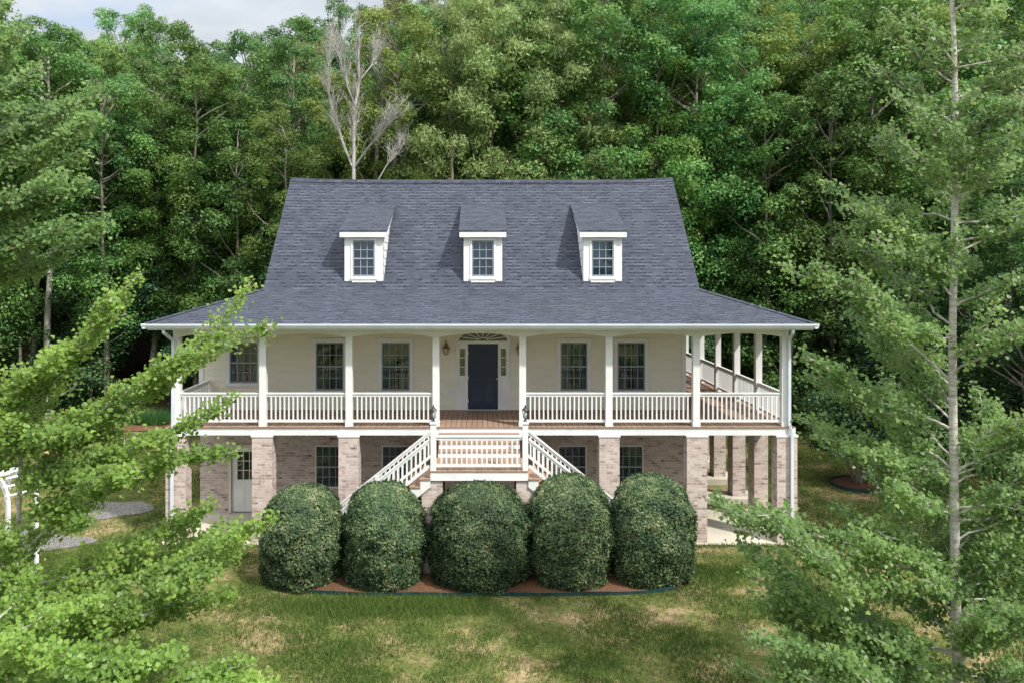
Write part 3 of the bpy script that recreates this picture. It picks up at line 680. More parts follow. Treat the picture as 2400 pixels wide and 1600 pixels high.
# dormers ----------------------------------------------------------------
for cx in (-3.71, -.015, 3.70):
    fy = 2.16; w2 = .60; zb = KZ+1.117*(fy-KY)-.02; zt = 8.72
    d = MB()
    wx0, wx1, wz0, wz1 = cx-.335, cx+.335, 7.44, 8.55
    wall_rows(d, cx-w2, cx+w2, zb-.02, zt+.1, fy, [(wx0, wx1, wz0, wz1)])
    d.box(cx-w2, cx-w2+.235, fy-.022, fy-.001, zb+.03, zt); d.box(cx+w2-.235, cx+w2, fy-.022, fy-.001, zb+.03, zt)
    d.box(cx-.37, cx+.37, fy-.05, fy-.001, zb-.01, zb+.05)
    dorm = d.build('dormer', WHITE, H)
    # lapped cheeks following the main slope
    ck = MB(); n = 11
    sl_r = (9.87-8.86)/(4.48-1.97)
    for s in (-1, 1):
        for k in range(n):
            za, zc = zb+(zt+1.3-zb)*k/n, zb+(zt+1.3-zb)*(k+1)/n
            def yb_(z): return KY+(z-KZ)/1.117+.05
            def yf_(z): return fy if z < zt+.05 else fy+(z-(zt+.05))/sl_r
            if yf_(zc) > yb_(zc): break
            o_ = cx+s*w2; pr = s*.014
            ck.face([(o_+pr,yf_(za),za),(o_+pr,yb_(za),za),(o_,yb_(zc),zc),(o_,yf_(zc),zc)])
    ck.build('dormer_cheek', WHITE, dorm)
    rf = MB(); rx0, rx1 = cx-.745, cx+.74
    y0, z0, y1, z1 = 1.97, 8.86, 4.48, 9.87
    quadp(rf, [(rx0,y0,z0), (rx1,y0,z0), (rx1,y1,z1), (rx0,y1,z1)])
    th = .04; rf.face([(rx0,y0,z0-th),(rx1,y0,z0-th),(rx1,y0,z0),(rx0,y0,z0)])
    rf.face([(rx1,y0,z0-th),(rx1,y1,z1-th),(rx1,y1,z1),(rx1,y0,z0)]); rf.face([(rx0,y1,z1-th),(rx0,y0,z0-th),(rx0,y0,z0),(rx0,y1,z1)])
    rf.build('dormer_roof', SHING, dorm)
    fa = MB(); sx_ = (z1-z0)/(y1-y0)
    fa.box(rx0+.02, rx1-.02, y0+.012, y0+.035, z0-.21, z0-th-.002)
    for rx in (rx0+.02, rx1-.02-.025):
        fa.prism([(y0+.036, z0-.21), (y1-.9, z0-.21+sx_*(y1-.9-y0)+.09), (y1-.02, z1-th-.003), (y0+.036, z0-th-.002+sx_*.036)], 'x', rx, rx+.025)
    fa.face([(rx0+.04,y0+.03,z0-.2),(rx0+.04,fy,z0-.2),(rx1-.04,fy,z0-.2),(rx1-.04,y0+.03,z0-.2)])
    fa.build('dormer_fascia', WHITE, dorm)
    window(wx0, wx1, wz0, wz1, fy-.004, 3, 4, casing=.06, back='blue')

# wall lanterns ----------------------------------------------------------
def wall_lantern(x):
    y = WALLY-.17; m = MB()
    m.box(x-.05, x+.05, WALLY-.035, WALLY, 5.12, 5.34); m.bar((x,WALLY-.03,5.3), (x,y,5.33), .02, .02)
    m.lathe((x,y,5.0), [(0,0),(.06,.0),(.06,.015),(.02,.02)], 8); m.lathe((x,y,5.2), [(.115,0),(.12,.01),(.07,.07),(.05,.12),(.03,.14),(.02,.2),(.03,.22),(.008,.25),(.004,.34)], 8)
    for k in range(6):
        t = k*math.pi/3; m.bar((x+.055*math.cos(t),y+.055*math.sin(t),5.01), (x+.112*math.cos(t),y+.112*math.sin(t),5.2), .01, .01)
    o = m.build('wall_lantern', BRASS, H)
    MB().lathe((x,y,5.015), [(.048,0),(.10,.18)], 6).build('lantern_glass', LAMPG, o)
for x in (-1.17, 1.13): wall_lantern(x)

# landing and stairs -----------------------------------------------------
LZ, LY0, LY1, LX0, LX1 = 2.60, -2.34, -.98, -1.34, 1.135
st = MB()
for (z, ya, yb2) in ((3.095, -.40, -.13), (2.93, -.70, -.35), (2.765, -1.0, -.65)):
    for k in range(2):
        h2 = (yb2-ya)/2; st.box(PX[3]+.11, PX[4]-.11, ya+k*h2+.003, ya+(k+1)*h2-.003, z-.03, z)
st.build('step_tread', DECK, H)
rs = MB()
for (z0, z1, y) in ((3.096, 3.23, -.13), (2.931, 3.064, -.375), (2.766, 2.899, -.675), (2.6, 2.734, -.975)): rs.box(PX[3]+.11, PX[4]-.11, y, y+.02, z0, z1)
rs.build('step_riser', WHITE, H)
ld = MB(); x = LX0
while x < LX1-.02:
    ld.box(x, min(x+.138, LX1), LY0-.03, LY1+.005, LZ-.028, LZ); x += .1455
land = ld.build('landing', DECK, H)
lf = MB(); lf.box(LX0+.005, LX1-.005, LY0-.01, LY0+.02, LZ-.25, LZ-.03); lf.box(LX0+.005, LX0+.03, LY0+.022, LY1, LZ-.25, LZ-.03); lf.box(LX1-.03, LX1-.005, LY0+.022, LY1, LZ-.25, LZ-.03)
lf.build('landing_fascia', WHITE, land)
for x in (-1.265, 1.06):
    nw = MB(); nw.box(x-.07, x+.07, LY0, LY0+.14, LZ, 3.77); nw.box(x-.09, x+.09, LY0-.02, LY0+.16, 3.771, 3.80)
    nw.prism([(x-.08, 3.801), (x+.08, 3.801), (x, 3.84)], 'y', LY0-.01, LY0+.15)
    nwo = nw.build('newel_post', WHITE, H)
    q = MB(); c = (x, LY0+.07, 3.835)
    q.lathe(c, [(.05,0),(.055,.01),(.02,.03),(.02,.06),(.045,.075),(.06,.085)], 8); q.lathe(c, [(.085,.27),(.09,.28),(.05,.33),(.02,.36),(.02,.38),(.006,.41),(.003,.44)], 8)
    for k in range(6):
        t = k*math.pi/3+.3; q.bar((c[0]+.055*math.cos(t),c[1]+.055*math.sin(t),c[2]+.08), (c[0]+.08*math.cos(t),c[1]+.08*math.sin(t),c[2]+.27), .009, .009)
    lo = q.build('post_lantern', BLACK, H)
    MB().lathe(c, [(.03,.085),(.045,.16),(.03,.25)], 8).build('lantern_glass', LAMPG, lo)
railing((-1.19, LY0+.07), (.985, LY0+.07), z0=LZ, zt=3.47, zb=.08)
for s, xs0 in ((-1, LX0), (1, LX1)):
    tr = MB(); ns = 12; run, rise = .25, .2
    for k in range(ns):
        z = LZ-rise*(k+1); xa = xs0+s*run*k; xb = xs0+s*(run*(k+1)+.03)
        for j in range(2):
            u0 = xa+(xb-xa)*j/2; u1 = xa+(xb-xa)*(j+1)/2-s*.006; tr.box(u0, u1, LY0-.03, LY1+.02, z-.03, z)
    fl_ = tr.build('stair_flight', DECK, H); 
    ri = MB()
    for k in range(ns):
        z = LZ-rise*(k+1); xa = xs0+s*run*k; ri.box(xa-s*.0, xa+s*.018, LY0, LY1, z+.001, z+rise-.031)
    ri.build('riser', WOOD, fl_)
    for yy in (LY0, LY1-.03):
        sg = MB()
        for k in range(ns):
            z = LZ-rise*(k+1)-.031; xa = xs0+s*(run*k+.002); xb = xs0+s*(run*(k+1)-.002)
            d0 = LZ-.42-.8*run*k; d1 = LZ-.42-.8*run*(k+1)
            pr = [(xa, max(0,d0)), (xb, max(0,d1)), (xb, z), (xa, z)]
            if s < 0: pr = [(xb, max(0,d1)), (xa, max(0,d0)), (xa, z), (xb, z)]
            sg.prism(pr, 'y', yy, yy+.03)
        sg.build('stringer', WHITE, fl_)
    drop = 2.42; runx = drop/.8
    for yy, nm in ((LY0+.07, 'front'), (LY1-.07, 'rear')):
        railing((xs0+s*.02, yy), (xs0+s*runx, yy), z0=LZ-.02, zt=LZ+.80, slope=-drop, parent=H, gap=.115, zb=.09)
        for f in (.5, 1.0):
            xx = xs0+s*runx*f; zz = LZ-drop*f
            MB().box(xx-.06, xx+.06, yy-.055, yy+.055, max(0, zz-.3), zz+.86 if f == 1 else zz+.74).build('stair_post', WHITE, H)
    if True:
        xx = xs0-s*.0
        MB().box(min(xx+s*.02, xx+s*.02)-.045, xx+s*.02+.045, LY1-.11, LY1-.03, LZ+.001, LZ+.9).build('stair_post', WHITE, H)
for (a, b) in ((-1.56,-1.03), (.83,1.34)):
    for (y0, y1) in ((LY0+.04, LY0+.44), (-1.35, -.95)):
        MB().box(a, b, y0, y1, -.1, LZ-.255).build('brick_pier', BRICK, H)

# downspouts --------------------------------------------------------------
def pipe(pts, name='downspout', parent=H, w=.075, d=.06, m=GUT):
    mb = MB()
    for p, q in zip(pts[:-1], pts[1:]): mb.bar(p, q, w, d)
    return mb.build(name, m, parent)
yo = -.62
p1 = pipe([(8.5,yo,6.05), (8.5,yo,5.93), (8.58,-.17,5.68)])
xr = 8.58
pipe([(xr,-.17,5.72), (xr,-.17,3.30)]); pipe([(xr,-.17,3.32), (8.64,-.21,3.1)]); pipe([(8.64,-.21,3.13), (8.64,-.21,.2)])
xl = -8.70
pipe([(-8.78,yo,6.05), (-8.78,yo,5.93), (xl,-.17,5.68)]); pipe([(xl,-.17,5.72), (xl,-.19,3.1)]); dp = pipe([(xl-.02,-.2,3.12), (xl-.02,-.2,.22)])
mb = MB(); mb.tube([(xl-.02,-.2,.24),(xl-.02,-.2,.1),(xl-.02,-.28,.04),(xl-.02,-.4,.02)], .055, 10); mb.build('drain_elbow', BLACK, dp)

# ------------------------------------------------------------------ beds, edging, gravel
def sheet(name, cx, cy, rx, ry, mt, dz=.015, n=40, wob=.08, dome=.0, seed=1, **k):
    mb = MB(); rng = random.Random(seed); ph = [rng.uniform(0,6) for _ in range(4)]
    def ro(t): return 1+wob*(math.sin(2*t+ph[0])+.6*math.sin(3*t+ph[1])+.5*math.sin(5*t+ph[2]))
    rings = [0, .35, .7, .93, 1]
    def P(r, t):
        x = cx+rx*r*ro(t)*math.cos(t); y = cy+ry*r*ro(t)*math.sin(t)
        return (x, y, float(height(x, y))+dz+dome*(1-r*r))
    for a, b in zip(rings[:-1], rings[1:]):
        for i in range(n):
            t0, t1 = 2*math.pi*i/n, 2*math.pi*(i+1)/n
            pts = [P(a,t0), P(b,t0), P(b,t1), P(a,t1)] if a else [P(0,t0), P(b,t0), P(b,t1)]
            mb.face(pts)
    o = mb.build(name, mt, weld=True, smooth=True); tag(o, **k); return o
# front bed: rounded strip under the five shrubs
mb = MB(); pts = []
for i in range(48):
    t = 2*math.pi*i/48; c, s_ = math.cos(t), math.sin(t)
    pts.append((-.15+5.3*np.sign(c)*abs(c)**.45, -2.35+1.22*np.sign(s_)*abs(s_)**.7, .0))
mb.face(pts); bed = mb.build('mulch_bed', MULCH); tag(bed, 'long bed of red brown mulch under the row of clipped shrubs', 'mulch', kind='structure')
ed = MB(); fr_ = [p for p in pts if p[1] < -2.2]; fr_.sort(key=lambda p: p[0])
fr2 = []
for a, b in zip(fr_[:-1], fr_[1:]):
    for k in range(4):
        u = k/4; fr2.append((a[0]+(b[0]-a[0])*u, a[1]+(b[1]-a[1])*u, 0))
for a, b in zip(fr2[:-1], fr2[1:]):
    if a[0] > 4.6: continue
    ed.bar((a[0],a[1]-.03,.015+.012*math.sin(a[0]*3)), (b[0],b[1]-.03,.015+.012*math.sin(b[0]*3)), .025, .08)
tag(ed.build('garden_edging', EDGE), 'teal plastic edging strip along the front of the shrub bed', 'garden edging')
sheet('gravel_path', -11.9, 2.9, 1.1, 1.0, GRAVEL, .02, seed=4, wob=.12, label='pale grey gravel patch beside the left end of the porch', cat='gravel', kind='structure')
sheet('gravel_path', -13.2, .1, 1.9, .9, GRAVEL, .02, seed=9, wob=.15, label='pale grey gravel strip seen through the ginkgo leaves at left', cat='gravel', kind='structure')
sheet('mulch_bed', -16.2, 14.9, 1.55, 1.2, MULCH, .03, seed=2, dome=.12, label='oval island of red mulch on the back left lawn', cat='mulch', kind='structure')
RX, RYY = 13.3, 5.6
sheet('mulch_bed', RX, RYY, .9, .9, MULCH, .02, seed=3, wob=.01, dome=.05, label='round mulch bed inside a black ring on the right lawn', cat='mulch', kind='structure')
sheet('mulch_bank', 18.6, 15.5, 3.6, 3.4, MULCH, .06, seed=6, wob=.05, label='sloping bank of red mulch at the wood edge right of the porch', cat='mulch', kind='structure')
rg = MB(); n = 40; z0 = float(height(RX, RYY))
for i in range(n):
    t0, t1 = 2*math.pi*i/n, 2*math.pi*(i+1)/n
    rg.bar((RX+.92*math.cos(t0),RYY+.92*math.sin(t0),z0+.05), (RX+.92*math.cos(t1),RYY+.92*math.sin(t1),z0+.05), .04, .12)
tag(rg.build('garden_edging', EDGE), 'dark green ring edging around the small multi stemmed tree', 'garden edging')
hs = MB(); pp = []
for i in range(16):
    u = i/15; x = 14.6+3.2*u+.4*math.sin(u*5); y = 15.2-2.9*u+.3*math.sin(u*7); pp.append((x, y, float(height(x, y))+.07))
hs.tube(pp, .06, 6); tag(hs.build('garden_edging', EDGE), 'curved dark teal edging at the foot of the mulch bank right of the porch', 'garden edging')
# stump
sx, sy = -17.6, 9.8; sz = float(height(sx, sy)); rng_ = random.Random(5)
sb = MB(); n = 22; rr = [.42+.05*math.sin(3*2*math.pi*i/n)+rng_.uniform(-.015,.015) for i in range(n)]
top = [(sx+rr[i]*math.cos(2*math.pi*i/n), sy+rr[i]*math.sin(2*math.pi*i/n), sz+.10+.02*math.cos(2*math.pi*i/n)) for i in range(n)]
for i in range(n):
    j = (i+1) % n; a, b = top[i], top[j]; sb.face([(a[0]*1.0+(a[0]-sx)*.12, a[1]+(a[1]-sy)*.12, sz-.05), (b[0]+(b[0]-sx)*.12, b[1]+(b[1]-sy)*.12, sz-.05), b, a], m=1)
sb.face(top); tag(sb.build('tree_stump', [WOOD, BARK]), 'low freshly cut orange tree stump on the left lawn', 'tree stump')
# white garden arbor at far left (seen between leaves)
ab = empty('garden_arbor', (-12.1, -1.6, 0), label='white arched garden arbor half hidden by ginkgo leaves at far left', cat='arbor')
ab.location.x = -12.45; ab.rotation_euler.z = R(-32)
AW, AD = .72, .7
for s in (-1, 1):
    m = MB(); y = s*AD/2
    pr = [(AW*math.cos(t), y, 1.75+.62*math.sin(t)) for t in np.linspace(0, math.pi, 19)]
    for a, b in zip(pr[:-1], pr[1:]): m.bar(a, b, .05, .09)
    pr2 = [(.86*p[0], p[1], 1.75+(p[2]-1.75)*.84) for p in pr]
    for a, b in zip(pr2[:-1], pr2[1:]): m.bar(a, b, .04, .06)
    m.build('arch_rail', WHITE, ab)
    for x in (-AW, AW): MB().box(x-.04, x+.04, y-.04, y+.04, 0, 1.75).build('leg', WHITE, ab)
for t in np.linspace(.25, math.pi-.25, 8):
    MB().bar((AW*math.cos(t),-AD/2-.06,1.79+.62*math.sin(t)), (AW*math.cos(t),AD/2+.06,1.79+.62*math.sin(t)), .06, .035).build('crossbar', WHITE, ab)

# ------------------------------------------------------------------ clipped shrubs
LSHRUB = leaf_mat('boxwood_leaves', [(.018,.038,.020), (.037,.074,.034), (.062,.112,.048), (.110,.165,.070), (.25,.27,.15)], trans=.12, obj_var=.45, rough=.6, pscale=2.6)
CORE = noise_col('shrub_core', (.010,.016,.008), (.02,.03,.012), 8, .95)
def shrub(x, y, w, h, depth, label, seed):
    rng = np.random.default_rng(seed); e = empty('clipped_shrub', (x, y, 0), label=label, cat='shrub', group='row of five clipped shrubs before the porch stairs')
    def surf(th, v):          # v 0..1 from bottom to top ; egg profile
        prof = np.where(v < .38, .88+.12*np.sin(v/.38*np.pi/2), np.clip(1-((v-.38)/.62)**(2.5+.12*(seed%4)), 0, 1)**(.46+.02*(seed%3)))
        lump = 1+.03*np.sin(3*th+seed)+.10*(vnoise(th*2+5, v*6, 1, seed)-.5)*2+.055*(vnoise(th*6+9, v*16, 1, seed+3)-.5)*2+.03*(vnoise(th*14+9, v*34, 1, seed+5)-.5)*2
        return prof*lump
    Nn = 46000
    th = rng.uniform(0, 2*np.pi, Nn); v = 1-rng.uniform(0, 1, Nn)**1.25
    v = np.clip(v, .01, .999); r = surf(th, v)
    jit = 1-np.abs(rng.normal(0, .035, Nn))+.014*rng.normal(size=Nn)+.05*(rng.uniform(0,1,Nn) > .985)*rng.uniform(0,1,Nn)
    P = np.stack([w/2*r*jit*np.cos(th), depth/2*r*jit*np.sin(th), v*h*(.97+.03*jit)], 1)
    nn = np.stack([np.cos(th)*(r+.15), np.sin(th)*(r+.15), (v-.35)*1.6], 1)+rng.normal(0, .55, (Nn, 3))
    # extra leaves filling the crown top
    me = leaves_mesh('foliage', P, nn, rng.uniform(.028, .07, Nn), OVAL, LSHRUB, rng, .3)
    o = bpy.data.objects.new('foliage', me); C.objects.link(o); o.parent = e
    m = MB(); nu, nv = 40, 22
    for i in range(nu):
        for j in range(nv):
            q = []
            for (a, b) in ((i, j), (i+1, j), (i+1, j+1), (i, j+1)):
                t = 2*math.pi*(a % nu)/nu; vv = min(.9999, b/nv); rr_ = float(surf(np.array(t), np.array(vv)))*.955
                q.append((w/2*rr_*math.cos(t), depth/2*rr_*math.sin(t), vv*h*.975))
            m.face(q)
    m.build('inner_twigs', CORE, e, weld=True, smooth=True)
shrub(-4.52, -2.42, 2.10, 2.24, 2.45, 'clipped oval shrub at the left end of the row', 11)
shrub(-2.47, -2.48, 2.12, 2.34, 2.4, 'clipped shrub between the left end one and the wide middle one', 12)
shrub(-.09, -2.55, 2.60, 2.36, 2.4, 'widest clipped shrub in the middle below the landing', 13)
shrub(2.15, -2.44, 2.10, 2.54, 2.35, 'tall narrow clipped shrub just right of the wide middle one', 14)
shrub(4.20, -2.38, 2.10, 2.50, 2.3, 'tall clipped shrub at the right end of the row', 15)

# ------------------------------------------------------------------ grass
def grass_mat():
    m, t, b = mat('grass_blades'); setp(b, rough=.6, spec=.2); l = t.links.new
    a_ = N(t, 'ShaderNodeAttribute', attribute_name='dry'); r = N(t, 'ShaderNodeValToRGB'); e = r.color_ramp.elements
    cs = [(0,(.075,.135,.028)), (.3,(.115,.180,.038)), (.55,(.19,.225,.06)), (.78,(.36,.31,.14)), (1,(.52,.40,.24))]
    while len(e) < len(cs): e.new(.5)
    for i, (p, c) in enumerate(cs): e[i].position = p; e[i].color = (*c, 1)
    l(a_.outputs['Fac'], r.inputs[0]); l(r.outputs[0], b.inputs['Base Color'])
    tr = N(t, 'ShaderNodeBsdfTranslucent'); l(r.outputs[0], tr.inputs[0]); ms = N(t, 'ShaderNodeMixShader'); ms.inputs[0].default_value = .3
    l(b.outputs[0], ms.inputs[1]); l(tr.outputs[0], ms.inputs[2]); l(ms.outputs[0], t.nodes['Material Output'].inputs[0]); return m
GRASSM = grass_mat()
rng = np.random.default_rng(3)
DRY = []
def blades(n, x0, x1, y0, y1, hmin, hmax, wid):
    x = rng.uniform(x0, x1, n); y = rng.uniform(y0, y1, n)
    d = vnoise(x, y, .9, 1)*.5+vnoise(x, y, 2.7, 2)*.3+vnoise(x, y, 7, 4)*.2
    keep = rng.uniform(0, 1, n) < np.clip((d-.25)*2.6, .12, 1)
    keep &= forestness(x, y) < .5
    keep &= ~((x > -9.6) & (x < 9.05) & (y > -.3) & (y < 10.8))
    bx = (x+.15)/5.3; by = (y+2.35)/1.20
    keep &= (np.abs(bx)**(2/.45)+np.abs(by)**(2/.7)) > 1.0
    keep &= ((x+16.2)/1.5)**2+((y-14.9)/1.15)**2 > 1
    keep &= ((x-RX)/.95)**2+((y-RYY)/.95)**2 > 1
    keep &= (((x+11.9)/.9)**2+((y-2.9)/.8)**2 > 1) | (rng.uniform(0,1,n) < .15)
    keep &= ((x-18.6)/3.5)**2+((y-15.5)/3.3)**2 > 1
    x, y, d = x[keep], y[keep], d[keep]; n = len(x); z = height(x, y)
    hgt = rng.uniform(hmin, hmax, n)*(.6+1.1*d); t = rng.uniform(0, 2*np.pi, n); lean = rng.uniform(.1, .8, n)*hgt; tl = rng.uniform(0, 2*np.pi, n)
    b0 = np.stack([x-wid*np.cos(t), y-wid*np.sin(t), z-.005], 1); b1 = np.stack([x+wid*np.cos(t), y+wid*np.sin(t), z-.005], 1)
    tp = np.stack([x+lean*np.cos(tl), y+lean*np.sin(tl), z+hgt], 1)
    DRY.append(np.repeat(np.clip(.93-1.45*d+rng.normal(0, .13, n), 0, 1), 3)); return np.stack([b0, b1, tp], 1).reshape(-1, 3)
VV = [blades(260000, -12, 13, -8.5, -.2, .03, .085, .009), blades(70000, 9, 20, -2, 16, .03, .08, .014), blades(90000, -22, -8.8, -2, 19, .03, .08, .014)]
# taller green tuft patch in front of the shrub bed, left of centre
xg = rng.normal(-2.6, 1.5, 9000); yg = rng.normal(-4.25, .28, 9000)
def tall(x, y, h0, h1, wid):
    n = len(x); z = height(x, y); hg = rng.uniform(h0, h1, n); t = rng.uniform(0, 6.28, n); tl = rng.uniform(0, 6.28, n); ln = hg*rng.uniform(.2, .9, n)
    DRY.append(np.repeat(rng.uniform(0, .35, n), 3)); return np.stack([np.stack([x-wid*np.cos(t), y-wid*np.sin(t), z], 1), np.stack([x+wid*np.cos(t), y+wid*np.sin(t), z], 1), np.stack([x+ln*np.cos(tl), y+ln*np.sin(tl), z+hg], 1)], 1).reshape(-1, 3)
VV.append(tall(xg, yg, .06, .17, .009))
VV.append(tall(rng.uniform(-9.5, 9, 5000), rng.normal(-.33, .05, 5000), .04, .13, .008))
VV = np.concatenate(VV); me = raw_mesh('grass', VV, np.arange(len(VV)).reshape(-1, 3), 3, GRASSM)
ga = me.attributes.new('dry', 'FLOAT', 'POINT'); ga.data.foreach_set('value', np.concatenate(DRY).astype('f'))
go = bpy.data.objects.new('grass', me); C.objects.link(go); tag(go, 'patchy green and straw coloured lawn grass around the house', 'grass', kind='stuff')

# ------------------------------------------------------------------ ginkgo trees in the foreground
LGINK = leaf_mat('ginkgo_leaves', [(.105,.190,.045), (.155,.270,.058), (.215,.355,.076), (.310,.460,.10)], trans=.46, obj_var=.15, rough=.45, pscale=.9)
LGINK2 = leaf_mat('ginkgo_leaves_bluish', [(.095,.170,.058), (.140,.240,.078), (.195,.315,.100), (.280,.410,.125)], trans=.46, obj_var=.15, rough=.45, pscale=.9)
def curve(p, q, rng, bend=.12, n=9, droop=0):
    p = np.array(p, float); q = np.array(q, float); Ln = np.linalg.norm(q-p); u = np.linspace(0, 1, n)[:, None]
    off = rng.normal(0, bend*Ln*.4, 3)
    pts = p+(q-p)*u+off*np.sin(u*np.pi)
    pts[:, 2] += (-droop*Ln*np.sin(u[:, 0]*np.pi))
    pts[1:-1] += rng.normal(0, .012*Ln, (n-2, 3))
    return pts
def ginkgo(name, label, trunk, branches, seed, lm, leafsize=.078, dens=1.0, tw_len=(.10,.30), tr=1.0, sec=1.0):
    rng = np.random.default_rng(seed); e = empty(name, tuple(trunk[0]), label=label, cat='tree', group='ginkgo trees in the foreground')
    o0 = np.array(trunk[0], float); wood = MB(); T = np.array(trunk, float)-o0
    LP = []; LN = []
    def put(pts, per_m, spread):
        seg = np.linalg.norm(np.diff(pts, axis=0), axis=1); Ln = seg.sum(); m = max(3, int(Ln*per_m)); cum = np.concatenate([[0], np.cumsum(seg)])
        nodes = max(2, int(Ln/.05)); s = (rng.integers(0, nodes, m)+rng.uniform(-.2, .2, m))/nodes*Ln; s = np.clip(s, 0, Ln)
        P = np.stack([np.interp(s, cum, pts[:, k]) for k in range(3)], 1)+rng.normal(0, spread, (m, 3))
        LP.append(P); LN.append(np.array([[.15, -.6, .6]])+rng.normal(0, .5, (m, 3)))
    r0 = trunk_r = None
    wood_t = MB(); wood_t.tube(T, np.interp(np.linspace(0, 1, len(T)), [0, .1, 1], [.135*tr, .11*tr, .02]), 14)
    wood_t.build('trunk', GBARK, e, weld=True, smooth=True)
    todo = [(np.array(a)-o0, np.array(b)-o0, rad, 0) for a, b, rad in branches]
    while todo:
        a, b, rad, lev = todo.pop(); pts = curve(a, b, rng, droop=rng.uniform(-.02, .06)); Ln = np.linalg.norm(b-a)
        if lev == 0 and Ln > 1.4:
            for k in range(int(Ln*sec)):
                i0 = rng.integers(2, 6); p = pts[i0]; d = (b-a)/Ln; sd = np.cross(d, (0, 0, 1)); sd /= np.linalg.norm(sd)
                d = d+sd*rng.choice([-1, 1])*rng.uniform(.35, .9)+np.array([0, 0, rng.uniform(-.3, .25)]); d /= np.linalg.norm(d); todo.append((p, p+d*rng.uniform(.2, .32)*Ln, rad*.5, 1))
        wood.tube(pts, np.linspace(rad, .005, len(pts)), 7, cap=False)
        put(pts[2:], 85*dens, .10)
        dirv = (b-a)/Ln; nt_ = int(Ln/.11)
        for k in range(nt_):
            u = .16+.84*(k+rng.uniform(0, 1))/nt_; i = u*(len(pts)-1); i0 = int(min(i, len(pts)-2)); p = pts[i0]+(pts[i0+1]-pts[i0])*(i-i0)
            d = rng.normal(size=3); d -= d.dot(dirv)*dirv; d /= np.linalg.norm(d); d[2] = abs(d[2])*.55+rng.uniform(-.25, .1); d = d+dirv*rng.uniform(.3, 1.0); d /= np.linalg.norm(d)
            tl = rng.uniform(*tw_len)*(1.25-.75*u)*min(1.5, .45+Ln/3.0); q = p+d*tl
            tp = curve(p, q, rng, .1, 5); wood.tube(tp, np.linspace(.007, .002, 5), 4, cap=False)
            put(tp, 130*dens, .075)
            for kk in range(2):
                if rng.uniform() < .6:
                    pa = tp[rng.integers(1, 4)]; d2 = d+rng.normal(0, .6, 3); d2 /= np.linalg.norm(d2); put(np.array([pa, pa+d2*tl*.5]), 150*dens, .04)
    LP = np.concatenate(LP); LN = np.concatenate(LN); sz = rng.uniform(.5, 1.25, len(LP))*leafsize
    me = leaves_mesh('crown', LP, LN, sz, FAN, lm, rng, .18); o = bpy.data.objects.new('crown', me); C.objects.link(o); o.parent = e
    wood.build('branches', GBARK, e)
    return len(LP)
GBARK = noise_col('ginkgo_bark', (.27,.255,.225), (.56,.54,.50), 3.5, .9, bump=.9, stretch=(1.2,1.2,5), p0=.3, p1=.62, bscale=14)
# right tree: trunk near x=2235 px, 12 m from the camera
D0 = 12.0
tk = [at(2262, 2060, D0)+(0,0,-.2)*1]+[at(x, y, D0) for x, y in ((2252,1750),(2242,1500),(2238,1250),(2234,1000),(2232,800),(2236,600),(2239,400),(2240,250),(2236,100),(2228,-60),(2230,-220),(2232,-400))]
tk[0][2] = float(height(tk[0][0], tk[0][1]))-.05
def on_trunk(tk, z):
    T = np.array(tk); return np.array([np.interp(z, T[:,2], T[:,0]), np.interp(z, T[:,2], T[:,1]), z])
rngb = np.random.default_rng(77)
br = []
def add_br(tk, px, py, dD, drop, D, rad=.02):
    tip = at(px, py, D+dD); z = max(.6, tip[2]-drop); o = on_trunk(tk, z); br.append((o, tip, rad))
for (px, py, dd, dr_) in ((1930,425,.6,1.3), (1838,632,.3,1.75), (1890,832,-.4,1.2), (1903,888,.9,1.3), (1918,1018,.2,.55), (1668,1168,-.5,1.5), (1735,1265,.6,1.6), (1755,1345,-.2,1.3),
        (1765,1300,1.0,1.7), (1790,1405,.4,1.0), (1745,1490,-.9,1.5), (1800,1560,.2,1.3), (1960,1290,1.2,.9), (2080,1130,-1.0,.7), (2060,1240,.8,.6), (1990,740,1.3,1.3), (2050,560,-.8,.9),
        (2010,480,-.2,1.1), (2040,330,.9,1.0), (2090,210,-.5,.9), (2120,90,.3,.8), (2140,30,-.4,.7), (1960,560,1.3,1.4), (2015,640,-1.2,1.0), (2030,150,1.0,1.2), (2080,20,.3,1.2),
        (1850,1480,1.0,1.3), (1900,1590,-1.1,1.3), (1985,1440,.2,1.0), (1830,1230,-.8,1.2), (1870,1380,-.4,1.1), (1950,1190,.5,.8), (1700,1545,.6,1.6), (1910,1500,.9,1.1), (2060,1500,-.7,.8), (2080,1350,.9,.7), (2010,1250,-.9,.8), (2300,1500,-.8,.5), (2330,1300,-.6,.6), (2380,1150,.5,.8), (2350,1420,.6,.7), (2390,1560,-.3,.8)):
    add_br(tk, px, py, dd, dr_, D0)
for k in range(72):     # right, rear and near sides
    z = 1.4+rngb.uniform(0, 1)**1.3*10.5; u = (z-1)/13; az = R(rngb.uniform(-80, 80)) if k % 3 else R(rngb.uniform(60, 140)*(1 if k % 2 else -1))
    Ln = (2.9-1.9*u)*rngb.uniform(.7, 1.1); el = rngb.uniform(.15, .6); o = on_trunk(tk, z)
    dv = np.array([math.cos(az), math.sin(az), el])
    if dv[1] < 0: dv[1] *= .55
    br.append((o, o+dv*Ln, .018))
n1 = ginkgo('ginkgo_tree', 'tall ginkgo with a straight pale trunk at the right edge', tk, br, 21, LGINK2, dens=.60, leafsize=.068, tw_len=(.12,.34), tr=.68, sec=1.5)
